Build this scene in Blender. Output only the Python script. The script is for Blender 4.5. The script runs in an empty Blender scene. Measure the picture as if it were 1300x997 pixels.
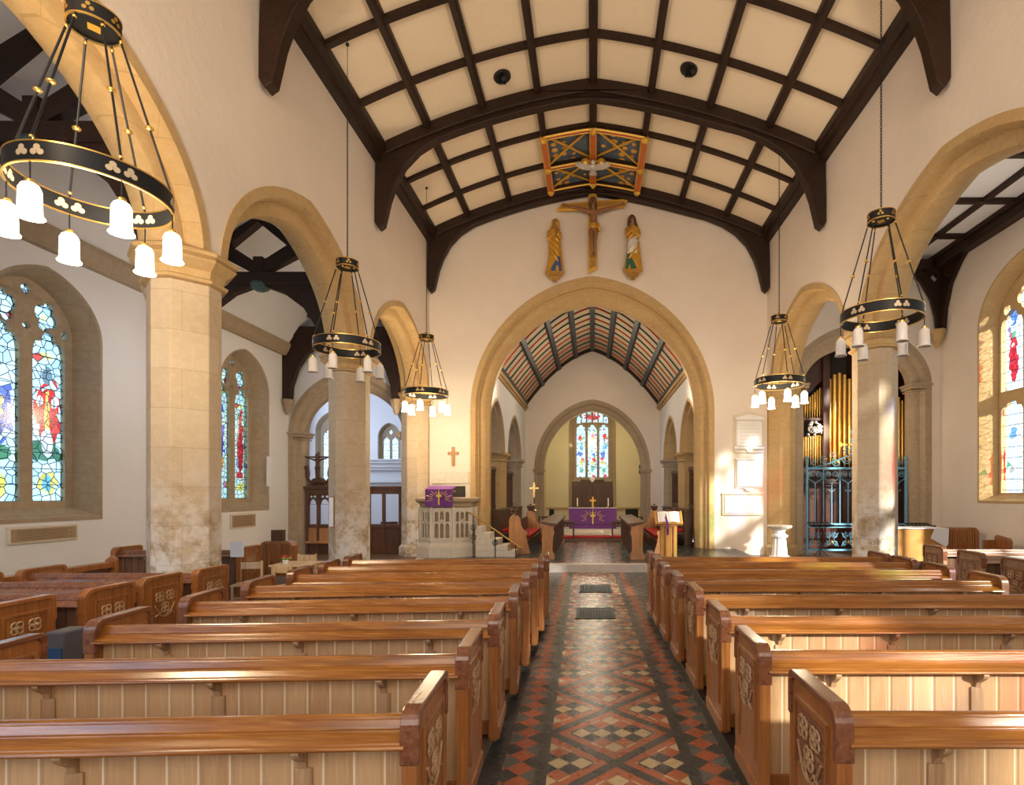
import bpy, bmesh, math, random
from mathutils import Vector, Matrix
from mathutils.geometry import tessellate_polygon
random.seed(7)
PI = math.pi
scene = bpy.context.scene
COL = scene.collection

# ------------------------------------------------------------ camera
F = 700.0                                   # focal length in px of a 1300x997 frame
cam_d = bpy.data.cameras.new('camera'); cam = bpy.data.objects.new('camera', cam_d); COL.objects.link(cam)
cam_d.sensor_fit = 'HORIZONTAL'; cam_d.sensor_width = 36.0; cam_d.lens = F/1300*36
cam_d.shift_x = -(752-650)/1300; cam_d.shift_y = (626-498.5)/1300
cam.location = (0, 0, 2.0); cam.rotation_euler = (PI/2, 0, 0)
cam_d.clip_start = 0.05; cam_d.clip_end = 300
scene.camera = cam
scene.view_settings.view_transform = 'Standard'
scene.view_settings.look = 'None'
scene.view_settings.gamma = 1
scene.view_settings.use_curve_mapping = False
scene.view_settings.exposure = 0.0

# ------------------------------------------------------------ world and lights
W = bpy.data.worlds.new('World'); scene.world = W; W.use_nodes = True
bgn = W.node_tree.nodes['Background']
bgn.inputs[0].default_value = (0.72, 0.88, 1.0, 1); bgn.inputs[1].default_value = 1.9

def light(name, kind, loc, energy, color, size=0.2, size_y=None, direction=None, spot=None):
    d = bpy.data.lights.new(name, kind); d.energy = energy; d.color = color
    if kind == 'AREA':
        d.size = size
        if size_y: d.shape = 'RECTANGLE'; d.size_y = size_y
    elif kind == 'SUN': d.angle = size
    else: d.shadow_soft_size = size
    if kind == 'SPOT': d.spot_size = spot or 1.2; d.spot_blend = 0.8
    o = bpy.data.objects.new(name, d); COL.objects.link(o); o.location = loc
    if direction: o.rotation_euler = Vector(direction).to_track_quat('-Z', 'Y').to_euler()
    return o
SUN_DIR = (-0.625, 0.78, -0.36)
WARM = (1.0, 0.74, 0.47); DAY = (0.78, 0.88, 1.0); SOFT = (1.0, 0.90, 0.78)
light('sun', 'SUN', (20, -20, 20), 15.0, (1.0, 0.93, 0.84), 0.03, direction=SUN_DIR)
light('west_fill', 'AREA', (0.2, -3.6, 5.6), 480, (1.0, 0.93, 0.86), 7.0, 6.5, (0, 1, 0.02))  # added area fill just inside the solid west wall; no window is built
light('north_aisle_fill', 'AREA', (-7.9, -3.5, 4.2), 260, (0.60, 0.75, 1.0), 3.0, 4.5, (0, 1, 0))  # added cool fill at the aisle's west end, where no window stands
light('south_aisle_fill', 'AREA', (8.8, -3.5, 4.8), 160, (1.0, 0.95, 0.88), 3.6, 5.5, (0, 1, 0))  # added fill standing free in the aisle behind the camera
light('nave_floodlight_north', 'SPOT', (-4.2, 1.5, 6.0), 1000, WARM, 0.5, direction=(0.28, 1, 0.42), spot=2.0)
light('nave_floodlight_south', 'SPOT', (4.4, 1.5, 6.0), 1000, WARM, 0.5, direction=(-0.28, 1, 0.42), spot=2.0)
light('chancel_fill_north', 'POINT', (-2.9, 19.4, 6.0), 80, (1.0, 0.80, 0.56), 0.3)  # added warm fill behind the chancel arch, without a fixture
light('chancel_fill_south', 'POINT', (2.9, 19.4, 6.0), 80, (1.0, 0.80, 0.56), 0.3)  # its twin on the south side, likewise an added fill
light('choir_light', 'POINT', (0.0, 24.0, 6.6), 170, (1.0, 0.84, 0.62), 0.4)
light('sanctuary_light', 'POINT', (0.0, 31.2, 5.6), 170, (1.0, 0.86, 0.55), 0.4)
light('north_chapel_fill', 'AREA', (-13.4, 22.5, 5.0), 420, (0.62, 0.76, 1.0), 7, 4, (1, 0.1, -0.1))  # added cool area fill; the wall behind it has no window
light('organ_chamber_light', 'POINT', (8.4, 18.15, 4.2), 60, WARM, 0.3)
light('north_aisle_light', 'POINT', (-7.9, 11.5, 4.6), 40, (0.80, 0.88, 1.0), 0.5)
light('south_aisle_light', 'POINT', (8.8, 12.0, 6.8), 80, SOFT, 0.5)

# ------------------------------------------------------------ helpers
def tag(o, label=None, cat=None, group=None, kind=None):
    if label: o['label'] = label
    if cat: o['category'] = cat
    if group: o['group'] = group
    if kind: o['kind'] = kind
    return o
def empty(name, loc=(0, 0, 0), rz=0, label=None, cat=None, group=None, kind=None):
    o = bpy.data.objects.new(name, None); COL.objects.link(o); o.location = loc; o.rotation_euler = (0, 0, rz)
    o.empty_display_size = 0.1
    return tag(o, label, cat, group, kind)
def copy_tree(o, parent=None):
    c = o.copy(); COL.objects.link(c)
    if parent: c.parent = parent
    for ch in list(o.children): copy_tree(ch, c)
    return c

class M:
    def __init__(s): s.v = []; s.f = []; s.uv = None; s.mi = []; s.cur = 0
    def add(s, vs, fs, T=None):
        b = len(s.v)
        for p in vs:
            p = Vector(p); s.v.append(T @ p if T else p)
        for f in fs: s.f.append([b+i for i in f]); s.mi.append(s.cur)
        return s
    def box(s, x0, x1, y0, y1, z0, z1, T=None):
        return s.add([(x0,y0,z0),(x1,y0,z0),(x1,y1,z0),(x0,y1,z0),(x0,y0,z1),(x1,y0,z1),(x1,y1,z1),(x0,y1,z1)],
            [(0,3,2,1),(4,5,6,7),(0,1,5,4),(1,2,6,5),(2,3,7,6),(3,0,4,7)], T)
    def cbox(s, c, d, T=None):
        return s.box(c[0]-d[0]/2, c[0]+d[0]/2, c[1]-d[1]/2, c[1]+d[1]/2, c[2]-d[2]/2, c[2]+d[2]/2, T)
    def prism(s, loops, ax, a, b, T=None):
        """loops: outline (+holes) of 2D points; ax: the extrusion axis; 2D coords are the other two axes in order"""
        if not isinstance(loops[0][0], (tuple, list)): loops = [loops]
        def to3(p, w):
            if ax == 'x': return (w, p[0], p[1])
            if ax == 'y': return (p[0], w, p[1])
            return (p[0], p[1], w)
        flat = [p for l in loops for p in l]; n = len(flat)
        tris = tessellate_polygon([[Vector((p[0], p[1], 0)) for p in l] for l in loops])
        vs = [to3(p, a) for p in flat] + [to3(p, b) for p in flat]
        fs = []
        for t in tris: fs.append(tuple(t)); fs.append(tuple(i+n for i in reversed(t)))
        k = 0
        for l in loops:
            m = len(l)
            for i in range(m): j = (i+1) % m; fs.append((k+i, k+j, k+j+n, k+i+n))
            k += m
        return s.add(vs, fs, T)
    def tube(s, pts, r, n=8, T=None, caps=True, closed=False):
        pts = [Vector(p) for p in pts]; m = len(pts)
        rs = r if isinstance(r, (list, tuple)) else [r]*m
        vs = []; fs = []; up = None
        for i, p in enumerate(pts):
            if closed: t = pts[(i+1) % m]-pts[i-1]
            else: t = pts[min(i+1, m-1)]-pts[max(i-1, 0)]
            if t.length < 1e-9: t = Vector((0, 0, 1))
            t.normalize()
            if up is None: up = Vector((0, 0, 1)) if abs(t.z) < 0.9 else Vector((1, 0, 0))
            a = t.cross(up)
            if a.length < 1e-6: a = t.orthogonal()
            a.normalize(); b = t.cross(a); up = -b if False else up - t*up.dot(t)
            if up.length < 1e-6: up = b.copy()
            up.normalize()
            for k in range(n):
                w = 2*PI*k/n; vs.append(p + (a*math.cos(w)+b*math.sin(w))*rs[i])
        for i in range(m if closed else m-1):
            for k in range(n):
                j = (i+1) % m; fs.append((i*n+k, i*n+(k+1) % n, j*n+(k+1) % n, j*n+k))
        if caps and not closed: fs.append(tuple(range(n))[::-1]); fs.append(tuple((m-1)*n+k for k in range(n)))
        return s.add(vs, fs, T)
    def lathe(s, prof, c=(0, 0, 0), n=24, T=None, sx=1, sy=1, a0=0, amax=2*PI, cap=True):
        full = abs(amax-2*PI) < 1e-6; cnt = n if full else n+1
        vs = []; fs = []
        for r, z in prof:
            for k in range(cnt):
                w = a0+amax*k/n; vs.append((c[0]+r*math.cos(w)*sx, c[1]+r*math.sin(w)*sy, c[2]+z))
        for i in range(len(prof)-1):
            for k in range(n):
                j = (k+1) % cnt; fs.append((i*cnt+k, i*cnt+j, (i+1)*cnt+j, (i+1)*cnt+k))
        cap = cap and prof[0] != prof[-1]
        if cap and full and prof[0][0] > 1e-6: fs.append(tuple(range(cnt))[::-1])
        if cap and full and prof[-1][0] > 1e-6: fs.append(tuple((len(prof)-1)*cnt+k for k in range(cnt)))
        return s.add(vs, fs, T)
    def ball(s, c, r, n=12, T=None, sx=1, sy=1, sz=1):
        m = max(6, n//2+2)
        return s.lathe([(max(1e-5, r*math.sin(PI*i/m)), -r*sz*math.cos(PI*i/m)) for i in range(m+1)], c, n, T, sx, sy)
    def rings(s, rings, T=None, cap=True):
        n = len(rings[0]); vs = [p for r in rings for p in r]; fs = []
        for i in range(len(rings)-1):
            for k in range(n): j = (k+1) % n; fs.append((i*n+k, i*n+j, (i+1)*n+j, (i+1)*n+k))
        if cap: fs.append(tuple(range(n))[::-1]); fs.append(tuple((len(rings)-1)*n+k for k in range(n)))
        return s.add(vs, fs, T)
    def grid(s, fn, nu, nv, T=None):
        vs = [fn(i/nu, j/nv) for j in range(nv+1) for i in range(nu+1)]
        fs = [(j*(nu+1)+i, j*(nu+1)+i+1, (j+1)*(nu+1)+i+1, (j+1)*(nu+1)+i) for j in range(nv) for i in range(nu)]
        return s.add(vs, fs, T)
    def build(s, name, mats, parent=None, smooth=False, world=False, bevel=0, solid=0, kind=None, loc=None, subsurf=0):
        me = bpy.data.meshes.new(name)
        vs = s.v
        if world and parent is not None:
            o = parent.matrix_basis.translation
            vs = [p-o for p in vs]
        me.from_pydata([tuple(p) for p in vs], [], s.f)
        if not isinstance(mats, (list, tuple)): mats = [mats]
        for m in mats: me.materials.append(m)
        bm = bmesh.new(); bm.from_mesh(me)
        for f, i in zip(bm.faces, s.mi): f.material_index = i
        bmesh.ops.recalc_face_normals(bm, faces=bm.faces)
        for f in bm.faces: f.smooth = smooth
        bm.to_mesh(me); bm.free()
        ob = bpy.data.objects.new(name, me); COL.objects.link(ob)
        if parent is not None: ob.parent = parent
        if loc: ob.location = loc
        if smooth:
            md = ob.modifiers.new('split', 'EDGE_SPLIT'); md.split_angle = math.radians(38)
        if bevel:
            md = ob.modifiers.new('bevel', 'BEVEL'); md.width = bevel; md.segments = 2; md.limit_method = 'ANGLE'; md.angle_limit = math.radians(40)
        if solid:
            md = ob.modifiers.new('solid', 'SOLIDIFY'); md.thickness = solid
        if subsurf:
            md = ob.modifiers.new('sub', 'SUBSURF'); md.levels = subsurf; md.render_levels = subsurf
        if kind: ob['kind'] = kind
        return ob

def rebase(o, base):
    """give a single-mesh object its origin at base (vertices were written in world coordinates)"""
    for v in o.data.vertices: v.co -= Vector(base)
    o.location = base
    return o

def arch2(a, r, k=1.25, n=22):
    """pointed arch from (-a,0) over (0,r) to (a,0); k = arc radius / a; 2n+1 points"""
    R = k*a; H = math.sqrt(R*R-(R-a)**2); t1 = math.atan2(H, R-a)
    right = [((a-R)+R*math.cos(t1*i/n), R*math.sin(t1*i/n)*r/H) for i in range(n+1)]
    return [(-x, z) for x, z in right] + [(x, z) for x, z in reversed(right[:-1])]
def arch_path(a, r, spring, floor, c=0.0, k=1.25, n=22):
    A = [(c+x, spring+z) for x, z in arch2(a, r, k, n)]
    if floor is not None: A = [(c-a, floor)] + A + [(c+a, floor)]
    return A
def loft_arch(mb, outer, inner, sect, ax):
    """sweep a cross-section [(s,d)] (s: 0 outer..1 inner, d: depth coordinate) along an arch"""
    n = len(sect); rings = []
    for (ox, oz), (ix, iz) in zip(outer, inner):
        ring = []
        for s_, d in sect:
            x = ox+(ix-ox)*s_; z = oz+(iz-oz)*s_
            ring.append((x, d, z) if ax == 'y' else (d, x, z))
        rings.append(ring)
    return mb.rings(rings)
def octo(cx, cy, h, c, z, hy=None):
    hy = hy or h
    return [(cx-h+c, cy-hy, z), (cx+h-c, cy-hy, z), (cx+h, cy-hy+c, z), (cx+h, cy+hy-c, z), (cx+h-c, cy+hy, z), (cx-h+c, cy+hy, z), (cx-h, cy+hy-c, z), (cx-h, cy-hy+c, z)]

# ------------------------------------------------------------ materials
class E:
    """tiny expression language over Math nodes"""
    nt = None
    def __init__(s, k): s.k = k
    @staticmethod
    def m(op, *a, clamp=False):
        n = E.nt.nodes.new('ShaderNodeMath'); n.operation = op; n.use_clamp = clamp
        for i, x in enumerate(a):
            if isinstance(x, E): E.nt.links.new(x.k, n.inputs[i])
            else: n.inputs[i].default_value = x
        return E(n.outputs[0])
    def __add__(s, o): return E.m('ADD', s, o)
    __radd__ = __add__
    def __sub__(s, o): return E.m('SUBTRACT', s, o)
    def __rsub__(s, o): return E.m('SUBTRACT', o, s)
    def __mul__(s, o): return E.m('MULTIPLY', s, o)
    __rmul__ = __mul__
    def __truediv__(s, o): return E.m('DIVIDE', s, o)
    def abs(s): return E.m('ABSOLUTE', s)
    def fract(s): return E.m('FRACT', s)
    def floor(s): return E.m('FLOOR', s)
    def gt(s, o): return E.m('GREATER_THAN', s, o)
    def lt(s, o): return E.m('LESS_THAN', s, o)
    def sqrt(s): return E.m('SQRT', s)
    def max(s, o): return E.m('MAXIMUM', s, o)
    def min(s, o): return E.m('MINIMUM', s, o)
def N(nt, t, **kw):
    n = nt.nodes.new(t)
    for k, v in kw.items():
        if k in n.inputs.keys(): n.inputs[k].default_value = v
        else: setattr(n, k, v)
    return n
def newmat(name):
    m = bpy.data.materials.new(name); m.use_nodes = True; nt = m.node_tree; E.nt = nt
    return m, nt, nt.nodes['Principled BSDF']
def mixc(nt, fac, a, b, mode='MIX'):
    n = nt.nodes.new('ShaderNodeMix'); n.data_type = 'RGBA'; n.blend_type = mode
    for key, v in ((0, fac), (6, a), (7, b)):
        if isinstance(v, E): nt.links.new(v.k, n.inputs[key])
        elif hasattr(v, 'is_linked') or hasattr(v, 'links'): nt.links.new(v, n.inputs[key])
        else: n.inputs[key].default_value = v if key == 0 else (tuple(v)+(1,) if len(v) == 3 else v)
    return n.outputs[2]
def pos(nt):
    g = nt.nodes.new('ShaderNodeNewGeometry'); return g.outputs['Position']
def noise(nt, vec, scale, detail=4, rough=0.55, stretch=None):
    if stretch:
        mp = nt.nodes.new('ShaderNodeMapping'); mp.inputs['Scale'].default_value = stretch; nt.links.new(vec, mp.inputs[0]); vec = mp.outputs[0]
    n = N(nt, 'ShaderNodeTexNoise', Scale=scale, Detail=detail, Roughness=rough); nt.links.new(vec, n.inputs['Vector'])
    return E(n.outputs['Fac'])
def ramp(nt, fac, stops):
    r = nt.nodes.new('ShaderNodeValToRGB'); cr = r.color_ramp
    while len(cr.elements) < len(stops): cr.elements.new(0.5)
    for e, (p, c) in zip(cr.elements, stops): e.position = p; e.color = tuple(c)+(1,)
    nt.links.new(fac.k if isinstance(fac, E) else fac, r.inputs[0]); return r.outputs[0]
def bump(nt, bs, h, strength=0.3, dist=0.01):
    b = N(nt, 'ShaderNodeBump', Strength=strength, Distance=dist); nt.links.new(h.k if isinstance(h, E) else h, b.inputs['Height'])
    nt.links.new(b.outputs[0], bs.inputs['Normal'])
def plain(name, col, rough=0.5, metal=0.0, var=0.12, scale=6.0, bumpd=0.0, coat=0.0, spec=0.5):
    m, nt, bs = newmat(name); P = pos(nt); n1 = noise(nt, P, scale)
    c = mixc(nt, n1, [x*(1-var) for x in col], [min(1, x*(1+var)) for x in col])
    nt.links.new(c, bs.inputs['Base Color']); bs.inputs['Roughness'].default_value = rough; bs.inputs['Metallic'].default_value = metal
    bs.inputs['Coat Weight'].default_value = coat; bs.inputs['Specular IOR Level'].default_value = spec
    if bumpd: bump(nt, bs, noise(nt, P, scale*4), 0.4, bumpd)
    return m
def plaster(name, col, stain=0.12):
    m, nt, bs = newmat(name); P = pos(nt)
    n1 = noise(nt, P, 0.9, 5); n2 = noise(nt, P, 4.0, 6, 0.65)
    c = mixc(nt, n1, [x*(1-stain) for x in col], col)
    c = mixc(nt, E.m('MULTIPLY', n2, 0.25), c, [col[0]*0.9, col[1]*0.82, col[2]*0.7])
    nt.links.new(c, bs.inputs['Base Color']); bs.inputs['Roughness'].default_value = 0.85; bs.inputs['Specular IOR Level'].default_value = 0.2
    bump(nt, bs, noise(nt, P, 3.5, 6, 0.6), 0.35, 0.03)
    return m
def stone(name, c1, c2, c3, course=0.40, wear=True, rough=0.8):
    m, nt, bs = newmat(name); P = pos(nt)
    sp = nt.nodes.new('ShaderNodeSeparateXYZ'); nt.links.new(P, sp.inputs[0])
    X, Y, Z = E(sp.outputs[0]), E(sp.outputs[1]), E(sp.outputs[2])
    cb = nt.nodes.new('ShaderNodeCombineXYZ'); nt.links.new((X+Y).k, cb.inputs[0]); nt.links.new(Z.k, cb.inputs[1])
    br = N(nt, 'ShaderNodeTexBrick', Scale=1.0); br.inputs['Mortar Size'].default_value = 0.006; br.inputs['Mortar Smooth'].default_value = 0.4
    br.inputs['Brick Width'].default_value = course*2.4; br.inputs['Row Height'].default_value = course; br.offset = 0.5
    br.inputs['Color1'].default_value = (0.15, 0.15, 0.15, 1); br.inputs['Color2'].default_value = (0.9, 0.9, 0.9, 1)
    nt.links.new(cb.outputs[0], br.inputs['Vector'])
    n1 = noise(nt, P, 1.6, 6, 0.6); n2 = noise(nt, P, 9, 5, 0.7)
    bw = nt.nodes.new('ShaderNodeRGBToBW'); nt.links.new(br.outputs['Color'], bw.inputs[0])
    c = mixc(nt, (n1*0.7+E(bw.outputs[0])*0.3), c1, c2)
    c = mixc(nt, E.m('MULTIPLY', (n2-0.45), 1.6, clamp=True), c, c3)
    if wear:   # pale limewash patches and rubbing, irregular, low on the shafts
        w = noise(nt, P, 2.6, 6, 0.7)
        low = E.m('SUBTRACT', 1.5, Z/1.7, clamp=True)
        w2 = noise(nt, P, 5.5, 7, 0.75)
        c = mixc(nt, E.m('MULTIPLY', E.m('MULTIPLY', (w2-0.47), 7.0, clamp=True)*low, 0.75), c, (0.22, 0.14, 0.07))
        c = mixc(nt, E.m('MULTIPLY', E.m('MULTIPLY', (w-0.44), 9.0, clamp=True)*low, 0.85), c, (0.76, 0.73, 0.70))
    c = mixc(nt, E.m('MULTIPLY', E(br.outputs['Fac']), 0.28), c, [x*0.62 for x in c1])
    nt.links.new(c, bs.inputs['Base Color']); bs.inputs['Roughness'].default_value = rough; bs.inputs['Specular IOR Level'].default_value = 0.25
    bump(nt, bs, n2*0.6-E(br.outputs['Fac'])*0.6, 0.4, 0.012)
    return m
def wood(name, c1, c2, c3, rough=0.35, grain='x', coat=0.0, scale=1.0, spec=0.5):
    m, nt, bs = newmat(name); P = pos(nt)
    st = {'x': (0.25, 4, 4), 'y': (4, 0.25, 4), 'z': (4, 4, 0.25)}[grain]
    n1 = noise(nt, P, 3.2*scale, 7, 0.65, st); n2 = noise(nt, P, 14*scale, 4, 0.6, st); n3 = noise(nt, P, 1.3, 3)
    st2 = {'x': (.12, 6, 6), 'y': (6, .12, 6), 'z': (6, 6, .12)}[grain]; n4 = noise(nt, P, 4.5*scale, 3, 0.5, st2)
    c = mixc(nt, E.m('MULTIPLY', (n1-0.3), 2.2, clamp=True), c1, c2)
    c = mixc(nt, E.m('MULTIPLY', (n2-0.5), 2.4, clamp=True), c, c3)
    c = mixc(nt, E.m('MULTIPLY', (n3-0.4), 1.2, clamp=True), c, [x*0.75 for x in c1])
    c = mixc(nt, E.m('MULTIPLY', (n4-0.52), 5.0, clamp=True)*0.6, c, [x*0.45 for x in c1])
    nt.links.new(c, bs.inputs['Base Color']); bs.inputs['Roughness'].default_value = rough
    bs.inputs['Coat Weight'].default_value = coat; bs.inputs['Coat Roughness'].default_value = 0.18; bs.inputs['Specular IOR Level'].default_value = spec
    bump(nt, bs, n2, 0.25, 0.004)
    return m
def lamp_mat(name, col, strength, base=(0.9, 0.88, 0.85)):
    m, nt, bs = newmat(name); bs.inputs['Base Color'].default_value = base+(1,); bs.inputs['Roughness'].default_value = 0.25
    if strength: bs.inputs['Emission Color'].default_value = col+(1,); bs.inputs['Emission Strength'].default_value = strength
    bs.inputs['Transmission Weight'].default_value = 0.0
    return m

MT = {}
MT['plaster'] = plaster('cream limewash', (0.82, 0.73, 0.645), 0.18)
MT['plaster_white'] = plaster('white limewash', (0.82, 0.81, 0.83))
MT['plaster_yellow'] = plaster('primrose limewash', (0.80, 0.72, 0.50))
MT['panel'] = plaster('ceiling plaster', (0.86, 0.74, 0.57), 0.05)
MT['stone'] = stone('ochre limestone', (0.42, 0.31, 0.19), (0.60, 0.49, 0.35), (0.66, 0.56, 0.42), course=0.52)
MT['stone_arch'] = stone('golden arch limestone', (0.42, 0.27, 0.115), (0.56, 0.39, 0.19), (0.62, 0.46, 0.25), wear=False)
MT['stone_grey'] = stone('grey brown limestone', (0.30, 0.22, 0.14), (0.44, 0.34, 0.23), (0.50, 0.42, 0.32), wear=False)
MT['stone_pale'] = stone('pale limestone', (0.60, 0.54, 0.45), (0.74, 0.68, 0.58), (0.80, 0.75, 0.66), wear=False)
MT['timber'] = wood('dark roof oak', (0.016, 0.007, 0.004), (0.042, 0.018, 0.009), (0.07, 0.032, 0.016), 0.5, 'y', spec=.3)
MT['oak_dark'] = wood('dark carved oak', (0.06, 0.022, 0.010), (0.14, 0.055, 0.022), (0.20, 0.085, 0.035), 0.4, 'z')
MT['mahogany'] = wood('organ mahogany', (0.035, 0.010, 0.007), (0.085, 0.025, 0.015), (0.12, 0.04, 0.022), 0.3, 'z', coat=0.3)
MT['pew_rail'] = wood('varnished pine rail', (0.22, 0.065, 0.010), (0.46, 0.18, 0.028), (0.62, 0.30, 0.07), 0.24, 'x', coat=0.4)
MT['pew_end'] = wood('varnished pine end', (0.25, 0.080, 0.018), (0.42, 0.165, 0.042), (0.56, 0.26, 0.09), 0.28, 'z', coat=0.35)
MT['pew_cap'] = wood('dark pine cap', (0.15, 0.05, 0.022), (0.26, 0.10, 0.045), (0.36, 0.16, 0.08), 0.25, 'y', coat=0.5)
MT['carved'] = wood('pale carved pine', (0.36, 0.20, 0.09), (0.54, 0.34, 0.18), (0.64, 0.44, 0.26), 0.5, 'z')
MT['pine_light'] = wood('light pine', (0.66, 0.46, 0.25), (0.78, 0.60, 0.38), (0.84, 0.70, 0.50), 0.4, 'z')
MT['oak_mid'] = wood('honey oak', (0.34, 0.15, 0.05), (0.52, 0.26, 0.10), (0.62, 0.36, 0.17), 0.3, 'z', coat=0.3)
MT['iron'] = plain('black iron', (0.012, 0.013, 0.016), 0.45, 0.1, 0.3, spec=.3)
MT['gold'] = plain('gilding', (0.80, 0.52, 0.14), 0.3, 0.9, 0.1)
MT['gold_paint'] = plain('gold paint', (0.72, 0.42, 0.06), 0.4, 0.35, 0.2)
MT['gold_pipe'] = plain('gilded pipe metal', (0.78, 0.48, 0.12), 0.28, 0.8, 0.12)
MT['brass'] = plain('brass', (0.72, 0.50, 0.20), 0.25, 0.9, 0.1)
MT['silver'] = plain('silvered carving', (0.55, 0.50, 0.48), 0.35, 0.6, 0.3)
MT['gilt_wood'] = wood('gilt toned wood', (0.34, 0.17, 0.035), (0.56, 0.31, 0.06), (0.66, 0.40, 0.10), 0.4, 'x')
MT['golden_oak'] = wood('golden oak', (0.46, 0.22, 0.05), (0.66, 0.36, 0.10), (0.74, 0.46, 0.18), 0.3, 'z', coat=.3)
MT['glass_lit'] = lamp_mat('lit opal glass', (1.0, 0.86, 0.62), 6.0)
MT['trefoil'] = plain('pale trefoil', (0.62, 0.50, 0.34), 0.4, 0.2, 0.1)
MT['glass_off'] = plain('frosted glass', (0.80, 0.76, 0.72), 0.2, 0, 0.05)
MT['purple'] = plain('purple silk', (0.14, 0.02, 0.22), 0.5, 0, 0.2, 20)
MT['yellow'] = plain('gold thread', (0.80, 0.58, 0.10), 0.45, 0.3, 0.1)
MT['white_cloth'] = plain('white linen', (0.80, 0.78, 0.80), 0.8, 0, 0.05)
MT['orange_cloth'] = plain('ochre cloth', (0.48, 0.24, 0.06), 0.8, 0, 0.15, 3)
MT['red_cushion'] = plain('red velvet', (0.50, 0.02, 0.02), 0.8, 0, 0.25, 9)
MT['pink_cushion'] = plain('pink cushion', (0.55, 0.12, 0.32), 0.8, 0, 0.1)
MT['blue_cushion'] = plain('blue hassock cloth', (0.02, 0.07, 0.19), 0.85, 0, 0.4, 16)
MT['white_paint'] = plain('white paint', (0.80, 0.80, 0.82), 0.5, 0, 0.05)
MT['paper'] = plain('paper', (0.85, 0.86, 0.88), 0.7, 0, 0.03)
MT['gate_blue'] = plain('blue gate paint', (0.14, 0.38, 0.56), 0.35, 0.0, 0.2)
MT['marble'] = plain('white marble', (0.80, 0.79, 0.80), 0.3, 0, 0.08, 3)
MT['marble_buff'] = plain('buff marble', (0.66, 0.58, 0.46), 0.4, 0, 0.1, 3)
MT['black'] = plain('black paint', (0.012, 0.011, 0.011), 0.4, 0, 0.1)
MT['skin_wood'] = plain('painted carved flesh', (0.27, 0.12, 0.055), 0.45, 0, 0.2, 14)
MT['hair_wood'] = plain('dark painted hair', (0.10, 0.045, 0.02), 0.5, 0, 0.2, 14)
MT['robe_gold'] = plain('gilt robe', (0.66, 0.36, 0.05), 0.38, 0.4, 0.35, 9)
MT['robe_blue'] = plain('blue robe lining', (0.04, 0.08, 0.22), 0.5, 0, 0.2, 9)
MT['robe_green'] = plain('green robe lining', (0.03, 0.12, 0.06), 0.5, 0, 0.2, 9)
MT['robe_white'] = plain('silvered robe', (0.66, 0.62, 0.56), 0.4, 0.2, 0.15, 9)
MT['verdigris'] = plain('verdigris boss paint', (0.045, 0.085, 0.07), 0.6, 0, 0.4, 12)
MT['rust_red'] = plain('red paint', (0.42, 0.05, 0.02), 0.45, 0, 0.15)
MT['orange_paint'] = plain('orange red rib paint', (0.55, 0.14, 0.03), 0.45, 0, 0.2, 12)
MT['blue_rib'] = plain('blue black rib paint', (0.018, 0.028, 0.042), 0.5, 0, 0.2)
MT['chancel_board'] = plain('buff ceiling board', (0.52, 0.43, 0.28), 0.6, 0, 0.15, 3)
MT['candle'] = plain('candle wax', (0.88, 0.84, 0.70), 0.5, 0, 0.03)
MT['grate'] = plain('cast iron grating', (0.05, 0.06, 0.06), 0.45, 0.5, 0.3)
MT['green'] = plain('leaf green', (0.05, 0.22, 0.05), 0.6, 0, 0.3, 20)
MT['dark_void'] = plain('dark boards and shade', (0.03, 0.022, 0.018), 0.7, 0, 0.2)  # boards, and the painted shade of the doorway behind the pulpit

def boards_mat(name, c1, c2, c3, w=0.14, axis=0, groove=(0.75, 0.62, 0.42)):
    """vertical tongue and groove boards; object coordinates keep the joints with the pew"""
    m, nt, bs = newmat(name); tc = nt.nodes.new('ShaderNodeTexCoord'); P = pos(nt)
    sp = nt.nodes.new('ShaderNodeSeparateXYZ'); nt.links.new(tc.outputs['Object'], sp.inputs[0])
    X = E(sp.outputs[axis])/w
    fr = (X.fract()-0.5).abs(); g = fr.gt(0.47)
    idx = X.floor(); h = E.m('FRACT', E.m('SINE', idx*12.9898)*43758.5453)
    n1 = noise(nt, P, 5, 6, 0.6, (4, 4, 0.3)); n2 = noise(nt, P, 18, 4, 0.6, (4, 4, 0.25))
    c = mixc(nt, h*0.5+n1*0.5, c1, c2)
    c = mixc(nt, E.m('MULTIPLY', (n2-0.5), 2.0, clamp=True), c, c3)
    c = mixc(nt, g, c, groove)  # the pale default groove paints in light reflected along the joints
    nt.links.new(c, bs.inputs['Base Color']); bs.inputs['Roughness'].default_value = 0.42
    bump(nt, bs, E.m('MULTIPLY', fr-0.42, -12.0, clamp=True), 0.8, 0.006)
    return m
MT['boards'] = boards_mat('pale pine boards', (0.42, 0.235, 0.105), (0.60, 0.385, 0.20), (0.68, 0.47, 0.27), 0.135)
MT['boards_dark'] = boards_mat('dark pine boards', (0.11, 0.045, 0.02), (0.20, 0.09, 0.04), (0.26, 0.13, 0.06), 0.12, groove=(0.04, 0.018, 0.01))

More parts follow.
